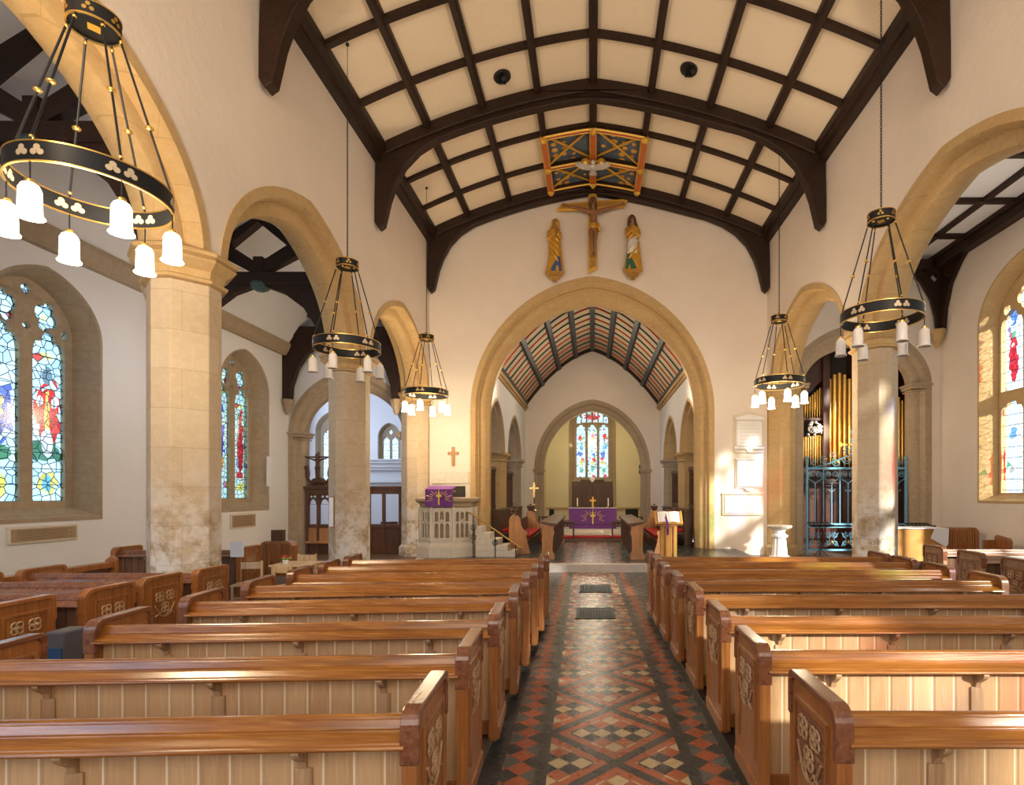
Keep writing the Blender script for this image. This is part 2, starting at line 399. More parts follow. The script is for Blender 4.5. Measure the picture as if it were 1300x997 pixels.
def tile_floor():
    m, nt, bs = newmat('encaustic tile floor'); P = pos(nt)
    sp = nt.nodes.new('ShaderNodeSeparateXYZ'); nt.links.new(P, sp.inputs[0])
    X0, Y = E(sp.outputs[0]), E(sp.outputs[1])
    aisle = Y.lt(13.9)
    X = X0-(0.16-(Y-5.0)*0.016)*aisle
    ax = X.abs()
    red = (0.44, 0.105, 0.035); dark = (0.030, 0.034, 0.036); buff = (0.62, 0.48, 0.27); grey = (0.10, 0.115, 0.11); brown = (0.20, 0.085, 0.04)
    # centre: large diamond lattice of bands, small lozenges inside
    P1 = 1.02
    u = ((X*1.0+Y)/P1).fract(); v = ((X*1.0-Y)/P1).fract()
    fu = (u-0.5).abs(); fv = (v-0.5).abs(); mx = fu.max(fv)
    q = 0.17
    iu = ((X+Y)/q).floor(); iv = ((X-Y)/q).floor()
    chk = E.m('MODULO', (iu+iv+400.0).abs(), 2.0)
    chk3 = E.m('MODULO', (iu*2.0+iv+600.0).abs(), 3.0)
    inner = mixc(nt, chk, red, dark)
    inner = mixc(nt, chk3.lt(0.5), inner, buff)
    c = mixc(nt, mx.gt(0.36), inner, red)
    c = mixc(nt, mx.gt(0.445), c, dark)
    # border of red and black lozenges
    b = 0.20
    bu = ((ax+Y)/b).floor(); bv = ((ax-Y)/b).floor()
    bchk = E.m('MODULO', (bu+bv+400.0).abs(), 2.0)
    bord = mixc(nt, bchk, red, mixc(nt, E.m('MODULO', (bu+400.0).abs(), 2.0), grey, dark))
    c = mixc(nt, ax.gt(0.50), c, dark)
    c = mixc(nt, ax.gt(0.59), c, bord)
    c = mixc(nt, ax.gt(0.83), c, dark)
    # thin joints
    n0 = noise(nt, P, 7, 5, 0.7); nl = noise(nt, P, 1.1, 4)
    ju = (((X+Y)/q).fract()-0.5).abs(); jv = (((X-Y)/q).fract()-0.5).abs()
    c = mixc(nt, (ju.max(jv)).gt(0.475)*0.6, c, (0.10, 0.09, 0.08))
    c = mixc(nt, n0*0.20, c, (0.13, 0.10, 0.075))
    c = mixc(nt, E.m('MULTIPLY', (nl-0.42), 3.0, clamp=True)*0.22, c, (0.10, 0.14, 0.135))
    nt.links.new(c, bs.inputs['Base Color'])
    rr = n0*0.25+0.16; nt.links.new(rr.k, bs.inputs['Roughness']); bs.inputs['Specular IOR Level'].default_value = 0.55
    bump(nt, bs, noise(nt, P, 14, 4), 0.25, 0.006)
    return m
MT['tiles'] = tile_floor()
MT['step_stone'] = plain('worn step stone', (0.50, 0.46, 0.42), 0.4, 0, 0.15, 5)
MT['floor_stone'] = plain('brown stone floor', (0.16, 0.10, 0.07), 0.45, 0, 0.3, 2)
MT['platform'] = wood('pew platform boards', (0.07, 0.05, 0.04), (0.14, 0.10, 0.08), (0.2, 0.15, 0.12), 0.5, 'x')

def stained(name, scale, colors, base=(0.62, 0.86, 1.0), base2=(0.80, 0.97, 0.92), lw=0.05, edge=None, ccount=0.2, wv=1.0):
    """leaded glass on UVs (metres); colors: list of (u,v,ru,rv,colour) coloured figure areas"""
    m, nt, _ = newmat(name)
    for n in list(nt.nodes): nt.nodes.remove(n)
    out = nt.nodes.new('ShaderNodeOutputMaterial')
    uv = nt.nodes.new('ShaderNodeUVMap'); uv.uv_map = 'UVMap'
    vo = N(nt, 'ShaderNodeTexVoronoi', Scale=scale); vo.voronoi_dimensions = '2D'; nt.links.new(uv.outputs[0], vo.inputs['Vector'])
    ve = N(nt, 'ShaderNodeTexVoronoi', Scale=scale); ve.voronoi_dimensions = '2D'; ve.feature = 'DISTANCE_TO_EDGE'; nt.links.new(uv.outputs[0], ve.inputs['Vector'])
    sp = nt.nodes.new('ShaderNodeSeparateXYZ'); nt.links.new(uv.outputs[0], sp.inputs[0]); U, V = E(sp.outputs[0]), E(sp.outputs[1])
    sc = nt.nodes.new('ShaderNodeSeparateColor'); nt.links.new(vo.outputs['Color'], sc.inputs[0]); R, G, B = (E(sc.outputs[i]) for i in range(3))
    c = mixc(nt, R, base, base2)
    if ccount: 
        acc = ramp(nt, B, [(0.0, (0.75, 0.10, 0.08)), (0.3, (0.1, 0.35, 0.75)), (0.55, (0.85, 0.6, 0.1)), (0.8, (0.1, 0.45, 0.25))])
        c = mixc(nt, G.gt(1-ccount), c, acc)
    for (u, v, ru, rv, colr) in colors:
        nz = (R-0.5)*0.75
        d = (((U-u)/ru)*((U-u)/ru)+((V-v)/rv)*((V-v)/rv)).sqrt()+nz
        shade = mixc(nt, B, colr, [min(1, x*1.5+0.03) for x in colr])
        c = mixc(nt, d.lt(1.0), c, shade)
    lead = E(ve.outputs['Distance']).lt(lw/1.0)
    bars = ((V/0.30).fract()-0.5).abs().gt(0.475)
    if edge:
        pass
    c = mixc(nt, lead.max(bars), c, (0.015, 0.02, 0.03))
    tr = nt.nodes.new('ShaderNodeBsdfTransparent'); nt.links.new(c, tr.inputs[0])
    gl = nt.nodes.new('ShaderNodeBsdfGlossy'); gl.inputs['Roughness'].default_value = 0.15; gl.inputs[0].default_value = (0.8, 0.8, 0.8, 1)
    mx = nt.nodes.new('ShaderNodeMixShader'); mx.inputs[0].default_value = 0.04
    nt.links.new(tr.outputs[0], mx.inputs[1]); nt.links.new(gl.outputs[0], mx.inputs[2]); nt.links.new(mx.outputs[0], out.inputs[0])
    return m
# ------------------------------------------------------------ shell dimensions
XL, XR = -5.24, 5.63            # nave faces of the arcades
WT = 0.85                        # arcade wall thickness
XN, XS = -9.8, 11.2              # aisle outer walls
YW, YE = -3.7, 17.75             # west end, east wall face
STEP_Y, STEP_Z = 13.86, 0.20
def zc(x):
    u = abs(x)/(-XL if x < 0 else XR); return 11.92-0.72*u-0.93*u*u
def structure(mb, name, m, **k):
    o = mb.build(name, m, **k); o['kind'] = 'structure'; return o

# floors
structure(M().box(-1.0, 1.32, YW, STEP_Y, -0.2, 0), 'floor', MT['tiles'])
structure(M().box(XN-.6, -1.0, YW, STEP_Y, -0.2, -0.004).box(1.32, XS+.6, YW, STEP_Y, -0.2, -0.004), 'floor_aisles', MT['floor_stone'])
structure(M().box(-4.6, 4.6, STEP_Y+.28, 20.3, -0.2, STEP_Z), 'floor_choir', MT['tiles'])
structure(M().box(XN-.6, -4.6, STEP_Y, 30, -0.2, 0.0).box(4.6, XS+.6, STEP_Y, 30, -0.2, 0.0), 'floor_chapels', MT['floor_stone'])
structure(M().box(-4.6, 4.6, STEP_Y, STEP_Y+.28, -0.2, STEP_Z), 'trim_1', MT['step_stone'], bevel=0.01)
structure(M().box(-3.6, 3.6, 20.3, 36, -0.2, 0.30), 'floor_chancel', MT['floor_stone'])
# pew platforms
pl = structure(M().box(-3.95, -0.80, 1.6, 9.1, 0, 0.10), 'trim_2', MT['platform'], bevel=0.008)
structure(M().box(1.12, 4.85, 1.6, 9.4, 0, 0.10), 'trim_3', MT['platform'], bevel=0.008)
structure(M().add([(1.06,1.5,0),(1.12,1.5,0),(1.12,9.4,0),(0.94,9.4,0),(1.06,1.5,.11),(1.12,1.5,.11),(1.12,9.4,.11),(0.94,9.4,.11)],
    [(0,1,2,3),(4,5,6,7),(0,1,5,4),(1,2,6,5),(2,3,7,6),(3,0,4,7)]), 'trim_4', MT['black'])
structure(M().box(XN, -5.0, 1.6, 12.5, 0, 0.10), 'trim_5', MT['platform'])
structure(M().box(6.0, XS, 4.0, 10.8, 0, 0.10), 'trim_6', MT['platform'])

# ---- arcades: wall + stone arches
def arcade(name, x0, x1, pillars, ends, spring, specs, ztop):
    """x0: nave face, x1: aisle face; specs: (centre, a_outer, r_outer, a_inner, r_inner)"""
    out = [(ends[0], spring)]
    for (c, ao, ro, ai, ri) in specs:
        out += [(c-ao, spring)] + arch_path(ao-.05, ro-.05, spring, None, c)[0:] + [(c+ao, spring)]
    out += [(ends[1], spring), (ends[1], ztop), (ends[0], ztop)]
    w = structure(M().prism([out], 'x', x0, x1), name, MT['plaster'])
    s = 1 if x1 > x0 else -1
    for (c, ao, ro, ai, ri) in specs:
        sect = [(0, x0-.012*s), (.34, x0-.012*s), (.42, x0+.05*s), (.46, x0+.21*s), (.80, x0+.22*s), (.92, x0+.25*s), (1, x0+.34*s),
                (1, x1-.34*s), (.92, x1-.25*s), (.80, x1-.22*s), (.46, x1-.21*s), (.42, x1-.05*s), (.34, x1+.012*s), (0, x1+.012*s)]
        loft_arch(mb := M(), arch_path(ao, ro, spring, None, c), arch_path(ai, ri, spring, None, c), sect, 'x').build('arch', MT['stone_arch'], w, smooth=True)
    return w
WNA = arcade('wall_north_arcade', XL, XL-WT, [], (YW, YE), 5.22,
       [(c, 2.5, 2.2, 2.08, 1.68) for c in (-0.12, 5.06, 10.26)] + [(15.30, 2.36, 2.05, 1.95, 1.6)], 12.3)
WSA = arcade('wall_south_arcade', XR, XR+WT, [], (YW, YE), 5.42,
       [(c, 2.82, 2.15, 2.40, 1.68) for c in (-2.9, 3.02, 8.87)] + [(14.82, 2.66, 2.1, 2.22, 1.65)], 12.3)

def pillar(x, y, cap, label, h=0.43, c=0.30, base=0.42, group=None):
    r = empty('stone_pillar', (x, y, 0), 0, label, 'pillar')
    M().rings([octo(0, 0, h+.16, c+.02, 0), octo(0, 0, h+.16, c+.02, base-.12), octo(0, 0, h+.12, c+.02, base-.06), octo(0, 0, h+.05, c, base-.03), octo(0, 0, h, c, base)]).build('plinth', MT['stone'], r)
    M().rings([octo(0, 0, h, c, base), octo(0, 0, h, c, cap)]).build('shaft', MT['stone'], r, bevel=0.012)
    prof = [(h, -.02), (h+.06, 0), (h+.07, .04), (h+.02, .07), (h+.04, .16), (h+.14, .26), (h+.16, .29), (h+.11, .31), (h+.17, .34), (h+.18, .38), (h+.12, .42), (h+.05, .46)]
    M().rings([octo(0, 0, a, c+(a-h)*.45, cap+z) for a, z in prof]).build('capital', MT['stone_arch'], r)
    return r
pillar(XL-.425, 2.46, 4.82, 'octagonal stone pillar of the left arcade nearest the camera end')
pillar(XL-.425, 7.66, 4.84, 'broad stained octagonal stone pillar beside the left pews, nearest on the left')
pillar(XL-.425, 12.86, 4.76, 'second octagonal pillar on the left, with a notice fixed to its side')
pillar(XR+.425, 5.95, 5.02, 'octagonal pillar of the right arcade beside the camera')
pillar(XR+.425, 11.82, 5.02, 'tall octagonal stone pillar on the right, pale on its window side')
for x0, x1, wl, cap in ((XL, XL-WT, WNA, 4.80), (XR, XR+WT, WSA, 4.98)):
    cx = (x0+x1)/2; st = MT['stone_arch' if x0 > 0 else 'stone']
    def oc(h, c, z): return [(p[0], min(p[1], YE), p[2]) for p in octo(cx, YE, h, c, z)]
    M().rings([oc(.5, .3, 0), oc(.5, .3, .28), oc(.43, .27, .36), oc(.43, .27, cap)]).build('half_pillar', st, wl, bevel=.01)
    M().rings([oc(a, .27+(a-.43)*.45, cap+z) for a, z in [(.43, -.02), (.49, 0), (.5, .05), (.45, .08), (.5, .2), (.57, .28), (.58, .36), (.5, .42)]]).build('half_capital', MT['stone_arch'], wl)

# ---- east wall of the nave with the chancel arch
CA = dict(ao=3.93, ro=4.36, ai=3.37, ri=3.58, sp=4.62)
out = [(XL, -.1), (-CA['ao']+.05, -.1)] + arch_path(CA['ao']-.05, CA['ro']-.05, CA['sp'], None, 0, 1.12) + [(CA['ao']-.05, -.1), (XR, -.1)]
out += [(x, zc(x)+.2) for x in [XR-(XR-XL)*i/24 for i in range(25)]]
we = structure(M().prism([out], 'y', YE, YE+.85), 'wall_east', MT['plaster'])
ypl = YE
sect = [(0, ypl-.015), (.30, ypl-.015), (.36, ypl+.04), (.42, ypl+.10), (.47, ypl+.06), (.55, ypl+.16), (.72, ypl+.18), (.82, ypl+.24), (1, ypl+.36), (1, ypl+.6), (.8, ypl+.87), (0, ypl+.87)]
loft_arch(M(), arch_path(CA['ao'], CA['ro'], CA['sp'], 0.0, 0, 1.12, 30), arch_path(CA['ai'], CA['ri'], CA['sp'], 0.0, 0, 1.12, 30), sect, 'y').build('arch', MT['stone_arch'], we, smooth=True)

# ---- aisle east walls with their arches
def end_wall(name, xa, xb, cx, ao, ro, ai, ri, sp, ztop, m, cap=None, capw=(.0, .0)):
    out = [(xa, -.1), (cx-ao+.04, -.1)] + arch_path(ao-.04, ro-.04, sp, None, cx) + [(cx+ao-.04, -.1), (xb, -.1), (xb, ztop), (xa, ztop)]
    w = structure(M().prism([out], 'y', YE, YE+.7), name, m)
    se = [(0, YE-.015), (.35, YE-.015), (.45, YE+.05), (.52, YE+.14), (.8, YE+.16), (1, YE+.26), (1, YE+.5), (.7, YE+.71), (0, YE+.71)]
    loft_arch(M(), arch_path(ao, ro, sp, 0, cx, 1.25, 26), arch_path(ai, ri, sp, 0, cx, 1.25, 26), se, 'y').build('arch', MT['stone_grey'], w, smooth=True)
    for sx in (-1, 1):
        xo = cx+sx*(ao+.03); xi = cx+sx*(ai-.10)
        a, b = sorted((xo, xi))
        mb = M(); mb.box(a, b, YE-.07, YE+.66, sp-.06, sp+.02).box(a+.03, b-.03, YE-.04, YE+.62, sp-.16, sp-.06).box(a+.06, b-.06, YE-.02, YE+.6, sp-.24, sp-.2)
        mb.build('impost', MT['stone_grey'], w, bevel=.02)
    return w
end_wall('wall_north_aisle_east', XN, XL-WT+.02, -7.78, 2.0, 2.05, 1.58, 1.45, 3.95, 9.6, MT['plaster_white'])
end_wall('wall_south_aisle_east', XR+WT-.02, XS, 8.62, 2.30, 1.95, 1.72, 1.3, 5.52, 10.2, MT['plaster'])

# ---- windows
def light_hole(c, h, z0, sp, rise):
    pts = []
    for i in range(25):
        t = PI*i/24; x = h*math.cos(t); z = rise*math.sin(t)**0.9
        f = 1-.24*math.exp(-((t-PI*.30)/.14)**2)-.24*math.exp(-((t-PI*.70)/.14)**2)
        pts.append((c+x*f, sp+z*f))
    return [(c-h, z0), (c+h, z0)] + pts
def foil(c, z, R, lobes=4, sy=1.0, rot=0.0):
    return [(c+R*math.cos(w)*f, z+R*sy*math.sin(w)*f) for w, f in ((2*PI*i/36, .62+.38*abs(math.cos((2*PI*i/36-rot)*lobes/2))**.6) for i in range(36))]
def window(name, ax, face, ds, c, ao, ro, ai, ri, sp, sill, depth, holes, glass, smat, plate=0.10, topt=None):
    """ds: +1/-1 direction of depth into the wall"""
    root = empty(name, (face, c, sill) if ax == 'x' else (c, face, sill)); root['kind'] = 'structure'
    d = lambda t: face+ds*t
    se = [(0, d(-.012)), (.22, d(-.012)), (.30, d(.02)), (.92, d(depth*.72)), (.96, d(depth*.8)), (1, d(depth*.8)), (1, d(depth+.12)), (0, d(depth+.12))]
    loft_arch(M(), arch_path(ao, ro, sp, sill, c), arch_path(ai, ri, sp, sill+.06, c), se, ax).build('surround', smat, root, smooth=True, world=True)
    # sloping sill
    a, b = c-ao, c+ao
    q = [(d(-.012), sill-.07), (d(-.012), sill+.0), (d(depth), sill+.22), (d(depth+.1), sill+.22), (d(depth+.1), sill-.07)]
    mb = M()
    if ax == 'x': mb.rings([[(x, a, z) for x, z in q], [(x, b, z) for x, z in q]])
    else: mb.rings([[(a, y, z) for y, z in q], [(b, y, z) for y, z in q]])
    mb.build('sill', smat, root, world=True)
    outer = arch_path(ai+.02, ri+.02, sp, sill+.15, c)
    M().prism([outer]+[[(c+x, z) for x, z in h] for h in holes], ax, d(depth-plate), d(depth)).build('tracery', smat, root, world=True, bevel=0.012)
    g = arch_path(ai, ri, sp, sill+.2, c)
    vs = [(d(depth-plate/2), p[0], p[1]) if ax == 'x' else (p[0], d(depth-plate/2), p[1]) for p in g]
    mb = M(); mb.add(vs, [tuple(range(len(vs)))]); o = mb.build('stained_glass', glass, root, world=True)
    uvl = o.data.uv_layers.new(name='UVMap'); bz = root.location
    for l in o.data.loops:
        v = o.data.vertices[l.vertex_index].co
        uvl.data[l.index].uv = ((v.y if ax == 'x' else v.x)*1.0, v.z)   # centre at 0, z above sill
    return root
figs_n = [(.42, 1.95, .22, .62, (.55, .015, .02)), (.42, 1.95, .045, .5, (.75, .40, .08)), (.42, 2.62, .10, .15, (.10, .16, .20)),
          (.42, .62, .16, .22, (.60, .50, .12)), (.42, .60, .08, .16, (.12, .35, .50)), (.42, 1.22, .30, .17, (.04, .16, .10)), (.42, 1.38, .10, .20, (.62, .66, .70)), (.30, 2.16, .07, .10, (.75, .70, .66)), (.56, 2.16, .07, .10, (.75, .70, .66)), (-.42, 1.9, .2, .6, (.05, .10, .55)), (-.42, 2.0, .07, .2, (.7, .5, .15)),
          (-.42, 1.15, .28, .14, (.06, .22, .12)), (-.42, .6, .1, .2, (.7, .6, .1)), (.36, 3.72, .07, .07, (.85, .8, .3)), (.42, 3.0, .13, .06, (.7, .66, .25))]
GN = stained('north window glass', 7.0, figs_n, base=(.45, .78, 1.0), base2=(.72, .95, .95), lw=.055, ccount=.02)
figs_n2 = [(.42, 1.9, .13, .85, (.50, .02, .02)), (.42, 2.5, .09, .16, (.65, .12, .05)), (.42, 2.95, .08, .08, (.75, .62, .1)), (.42, .6, .14, .12, (.7, .6, .1)), (-.42, 1.9, .14, .8, (.04, .06, .40)), (-.42, 1.3, .12, .2, (.6, .3, .05)), (.42, .95, .2, .12, (.5, .03, .03))]
GN2 = stained('north east window glass', 7.0, figs_n2, base=(.50, .86, .95), base2=(.80, .97, .80), lw=.06, ccount=.06)
figs_e = []
rr = random.Random(3)
for cx in (-.73, 0, .73):
    for z, colr in ((2.75, (.62, .02, .02)), (2.2, (.12, .35, .55)), (1.8, (.05, .12, .38)), (1.35, (.55, .03, .02)), (1.1, (.6, .45, .08)), (.8, (.08, .3, .2)), (.2, (.5, .02, .02))):
        figs_e.append((cx+rr.uniform(-.12, .12), z+rr.uniform(-.1, .1), rr.uniform(.08, .15), rr.uniform(.1, .2), colr))
figs_e += [(0, 4.1, .5, .18, (.55, .02, .04))]
GE = stained('east window glass', 10.0, figs_e, base=(.62, .90, .98), base2=(.85, .97, .95), lw=.05, ccount=.16)
figs_s = [(.95, 3.9, .16, .55, (.60, .02, .03)), (.95, 1.9, .14, .16, (.15, .35, .70)), (0, 3.8, .2, .6, (.05, .1, .5)), (-.95, 3.8, .2, .6, (.1, .4, .2)), (.95, 5.2, .16, .3, (.1, .2, .6)), (1.28, 1.0, .04, .5, (.6, .05, .05))]
GS = stained('south window glass', 8.0, figs_s, base=(.93, .97, 1.0), base2=(.98, 1.0, .94), lw=.035, ccount=.02)
GP = stained('plain leaded glass', 8.0, [], base=(.75, .88, 1.0), base2=(.88, .95, 1.0), lw=.05, ccount=0)

lite2 = [light_hole(-.42, .31, 1.85, 4.50, .50), light_hole(.42, .31, 1.85, 4.50, .50), foil(-.37, 5.28, .23, 4, 1.25, .4), foil(.37, 5.28, .23, 4, 1.25, -.4),
         foil(0, 5.02, .07, 4), foil(0, 5.68, .10, 4), foil(.72, 5.02, .07, 2, 1.6), foil(-.72, 5.02, .07, 2, 1.6)]
NW = [9.92, 15.6, 4.2, -1.5]
for i, c in enumerate(NW):
    window('window_%d' % (i+1), 'x', XN, -1, c, 1.10, 1.12, .86, .92, 4.95, 1.55, .48, lite2, GN2 if i == 1 else GN, MT['stone_grey'])
def wall_with_holes(name, ax, f0, f1, lo, hi, ztop, holes, m, zbot=-.1):
    return structure(M().prism([[(lo, zbot), (hi, zbot), (hi, ztop), (lo, ztop)]]+holes, ax, f0, f1), name, m)
wall_with_holes('wall_north', 'x', XN, XN-.62, YW, YE+.7, 9.0, [arch_path(1.06, 1.08, 4.95, 1.52, c) for c in NW], MT['plaster_white'])
SW = [14.3, 9.0, 3.7, -1.6, -8.4]
lite3 = [light_hole(k*.95, .40, 2.0, 4.20, .35) for k in (-1, 0, 1)] + [light_hole(k*.95, .40, 4.85, 6.55, .50) for k in (-1, 0, 1)] + \
        [foil(-.48, 7.30, .27, 4, 1.2), foil(.48, 7.30, .27, 4, 1.2), foil(0, 7.78, .14, 4), foil(1.12, 7.12, .12, 2, 1.5), foil(-1.12, 7.12, .12, 2, 1.5)]
for i, c in enumerate(SW):
    window('window_%d' % (i+5), 'x', XS, 1, c, 1.72, 1.65, 1.44, 1.42, 6.7, 1.78, .5, lite3, GS, MT['stone_arch'])
wall_with_holes('wall_south', 'x', XS, XS+.62, -11.0, YE+.7, 10.4, [arch_path(1.68, 1.61, 6.7, 1.75, c) for c in SW], MT['plaster'])
# south aisle running further west, out of the picture, so the western window can light the pews
structure(M().box(XN-.6, XR+WT, YW-.4, YW, -.1, 12.6).box(XR, XR+WT, -11.0, YW-.4, -.1, 12.6).box(XR, XS+.6, -11.4, -11.0, -.1, 10.4), 'wall_west', MT['plaster'])

# ---- nave ceiling, purlins, ribs, plates
xs = [XL-.2+(XR-XL+.4)*i/48 for i in range(49)]
prof = [(x, zc(max(XL, min(XR, x)))) for x in xs]
ceil = structure(M().prism([prof+[(x, z+.25) for x, z in reversed(prof)]], 'y', YW-.2, YE+.2), 'ceiling', MT['panel'])
def along(x, w, dp, y0, y1):
    sl = (zc(x+.05)-zc(x-.05))/.1 if abs(x) > .1 else 0
    z = zc(x); q = [(x-w/2, z+.03-sl*w/2), (x+w/2, z+.03+sl*w/2), (x+w/2-sl*-0, z-dp+sl*w/2), (x+w/2*.5, z-dp-.03), (x-w/2*.5, z-dp-.03), (x-w/2, z-dp-sl*w/2)]
    return M().prism([q], 'y', y0, y1)
PUR = [XL*.75, XL*.5, XL*.25, 0.02, XR*.25, XR*.5, XR*.75]
for x in PUR: along(x, .155 if abs(x) > .1 else .19, .12, YW, YE).build('purlin', MT['timber'], ceil)
RIBS = [5.7, 7.2, 10.28, 11.82, 14.77, 16.18]
for y in RIBS:
    pr = [(x, zc(x)+.02) for x in xs[1:-1]]; M().prism([pr+[(x, z-.12) for x, z in reversed(pr)]], 'y', y-.065, y+.065).build('rib', MT['timber'], ceil)
for sx, X0 in ((1, XL), (-1, XR)):
    a = [(X0-.05*sx, 9.97), (X0+.16*sx, 9.97), (X0+.19*sx, 10.03), (X0+.19*sx, 10.13), (X0+.25*sx, 10.19), (X0+.30*sx, 10.22), (X0+.30*sx, 10.38), (X0-.05*sx, 10.40)]
    M().prism([a], 'y', YW, YE).build('wall_plate', MT['timber'], ceil)
def truss(y, label):
    r = empty('roof_truss', (0, y, 8.35), 0, label, 'roof truss')
    L = [(-5.24, 8.52), (-5.14, 8.36), (-5.02, 8.45), (-4.96, 8.70), (-4.88, 9.05), (-4.74, 9.45), (-4.52, 9.86), (-4.18, 10.22), (-3.75, 10.50), (-3.2, zc(-3.2)-.42)]
    mid = [(x, zc(x)-.42) for x in [-2.6+i*.2 for i in range(27)]]
    R = [(XR-(p[0]-XL), p[1]) for p in reversed(L)]
    low = L+mid+R
    top = [(x, zc(max(XL, min(XR, x)))+.05) for x in reversed(xs[1:-1])]
    M().prism([low+[(XR, 9.0)]+top+[(XL, 9.0)]], 'y', y-.11, y+.11).build('arched_rib', MT['timber'], r, world=True, bevel=.02)
    inner = [(x, z+.11) if abs(x) < 4 else (x-.10*(1 if x > 0 else -1)*-1, z+.06) for x, z in low]
    up = [(x, zc(max(XL, min(XR, x)))+.04) for x in reversed(xs[1:-1])]
    M().prism([[(x, zc(x)-.30) for x in [XL+.3+i*(XR-XL-.6)/40 for i in range(41)]]+[(x, zc(x)+.04) for x in [XR-.3-i*(XR-XL-.6)/40 for i in range(41)]]], 'y', y-.19, y+.19).build('rib_moulding', MT['timber'], r, world=True, bevel=.02)
    return r
truss(3.5, 'dark curved roof truss nearest the camera')
truss(8.75, 'dark curved roof truss with feet at the top corners of the picture')
truss(13.35, 'dark arched roof truss crossing the middle of the nave ceiling')
truss(17.55, 'dark arched roof truss against the east wall above the crucifix')

# painted bay over the crucifix
pb = empty('painted_ceiling_bay', (0, 16.2, zc(0)), 0, 'blue and gold painted ceiling bay with a white dove at its centre', 'painted ceiling')
xa, xb, ya, yb = XL*.25, XR*.25, 14.77, 17.38
mp, nt, bs = newmat('blue stencilled panel'); P = pos(nt)
vo = N(nt, 'ShaderNodeTexVoronoi', Scale=3.6, Randomness=0.35); nt.links.new(P, vo.inputs['Vector'])
nn = noise(nt, P, 16, 4)
c = mixc(nt, nn.gt(.58), (.075, .12, .19), (.20, .21, .17)); c = mixc(nt, E(vo.outputs['Distance']).lt(.33), c, (.75, .40, .06))
nt.links.new(c, bs.inputs['Base Color']); bs.inputs['Roughness'].default_value = .5
def onc(x, y, d): return (x, y, zc(x)-d)
for (x0, x1) in ((xa, 0.0), (0.0, xb)):
    for (y0, y1) in ((ya, 16.18), (16.18, yb)):
        M().grid(lambda u, v: onc(x0+(x1-x0)*u, y0+(y1-y0)*v, .05), 6, 2).build('painted_panel', mp, pb, world=True)
        for (s0, s1) in (((x0, y0), (x1, y1)), ((x0, y1), (x1, y0))):
            pts = [onc(s0[0]+(s1[0]-s0[0])*t/6, s0[1]+(s1[1]-s0[1])*t/6, .10) for t in range(7)]
            M().tube(pts, .034, 6).build('gilded_rib', MT['gold_paint'], pb, world=True)
for y in (ya, 16.18, yb):
    for o_, m_ in ((-.055, 'gold_paint'), (.0, 'rust_red'), (.055, 'gold_paint')):
        M().tube([onc(xa+(xb-xa)*t/12, y+o_, .20) for t in range(13)], .030, 6).build('painted_rib', MT[m_], pb, world=True)
for x in (xa, 0.02, xb):
    M().box(x-.07, x+.07, ya, yb, zc(x)-.235, zc(x)-.13).build('painted_purlin', MT['orange_paint'], pb, world=True)
    M().box(x-.10, x-.07, ya, yb, zc(x)-.22, zc(x)-.13).box(x+.07, x+.10, ya, yb, zc(x)-.22, zc(x)-.13).build('painted_purlin_edge', MT['gold_paint'], pb, world=True)
    for y in (ya, 16.18, yb):
        if x == 0.02 and y == 16.18: continue
        M().lathe([(0.001, -.08), (.07, -.05), (.12, 0), (.08, .06)], (x, y, zc(x)-.25), 8).build('boss', MT['gold_paint'], pb, world=True)
cx_, cy_ = .02, 16.1
M().ball((cx_-.22, cy_, zc(0)-.30), .15, 10).ball((cx_+.24, cy_, zc(0)-.30), .15, 10).ball((cx_, cy_+.18, zc(0)-.3), .14, 10).build('boss', MT['gold_paint'], pb, world=True)
dv = M(); dz = zc(0)-.48
dv.ball((cx_, cy_-.12, dz), .10, 12, sy=2.0, sz=.8).ball((cx_, cy_-.36, dz), .065, 10)
for s in (-1, 1):
    dv.prism([[(cx_+s*.05, cy_-.20), (cx_+s*.22, cy_-.26), (cx_+s*.44, cy_-.36), (cx_+s*.50, cy_-.25), (cx_+s*.42, cy_-.14), (cx_+s*.30, cy_-.05), (cx_+s*.05, cy_+.0)]], 'z', dz-.03, dz+.02)
dv.prism([[(cx_-.05, cy_+.02), (cx_-.12, cy_+.22), (cx_, cy_+.26), (cx_+.12, cy_+.22), (cx_+.05, cy_+.02)]], 'z', dz-.03, dz+.02)
dv.build('dove', MT['robe_white'], pb, world=True)

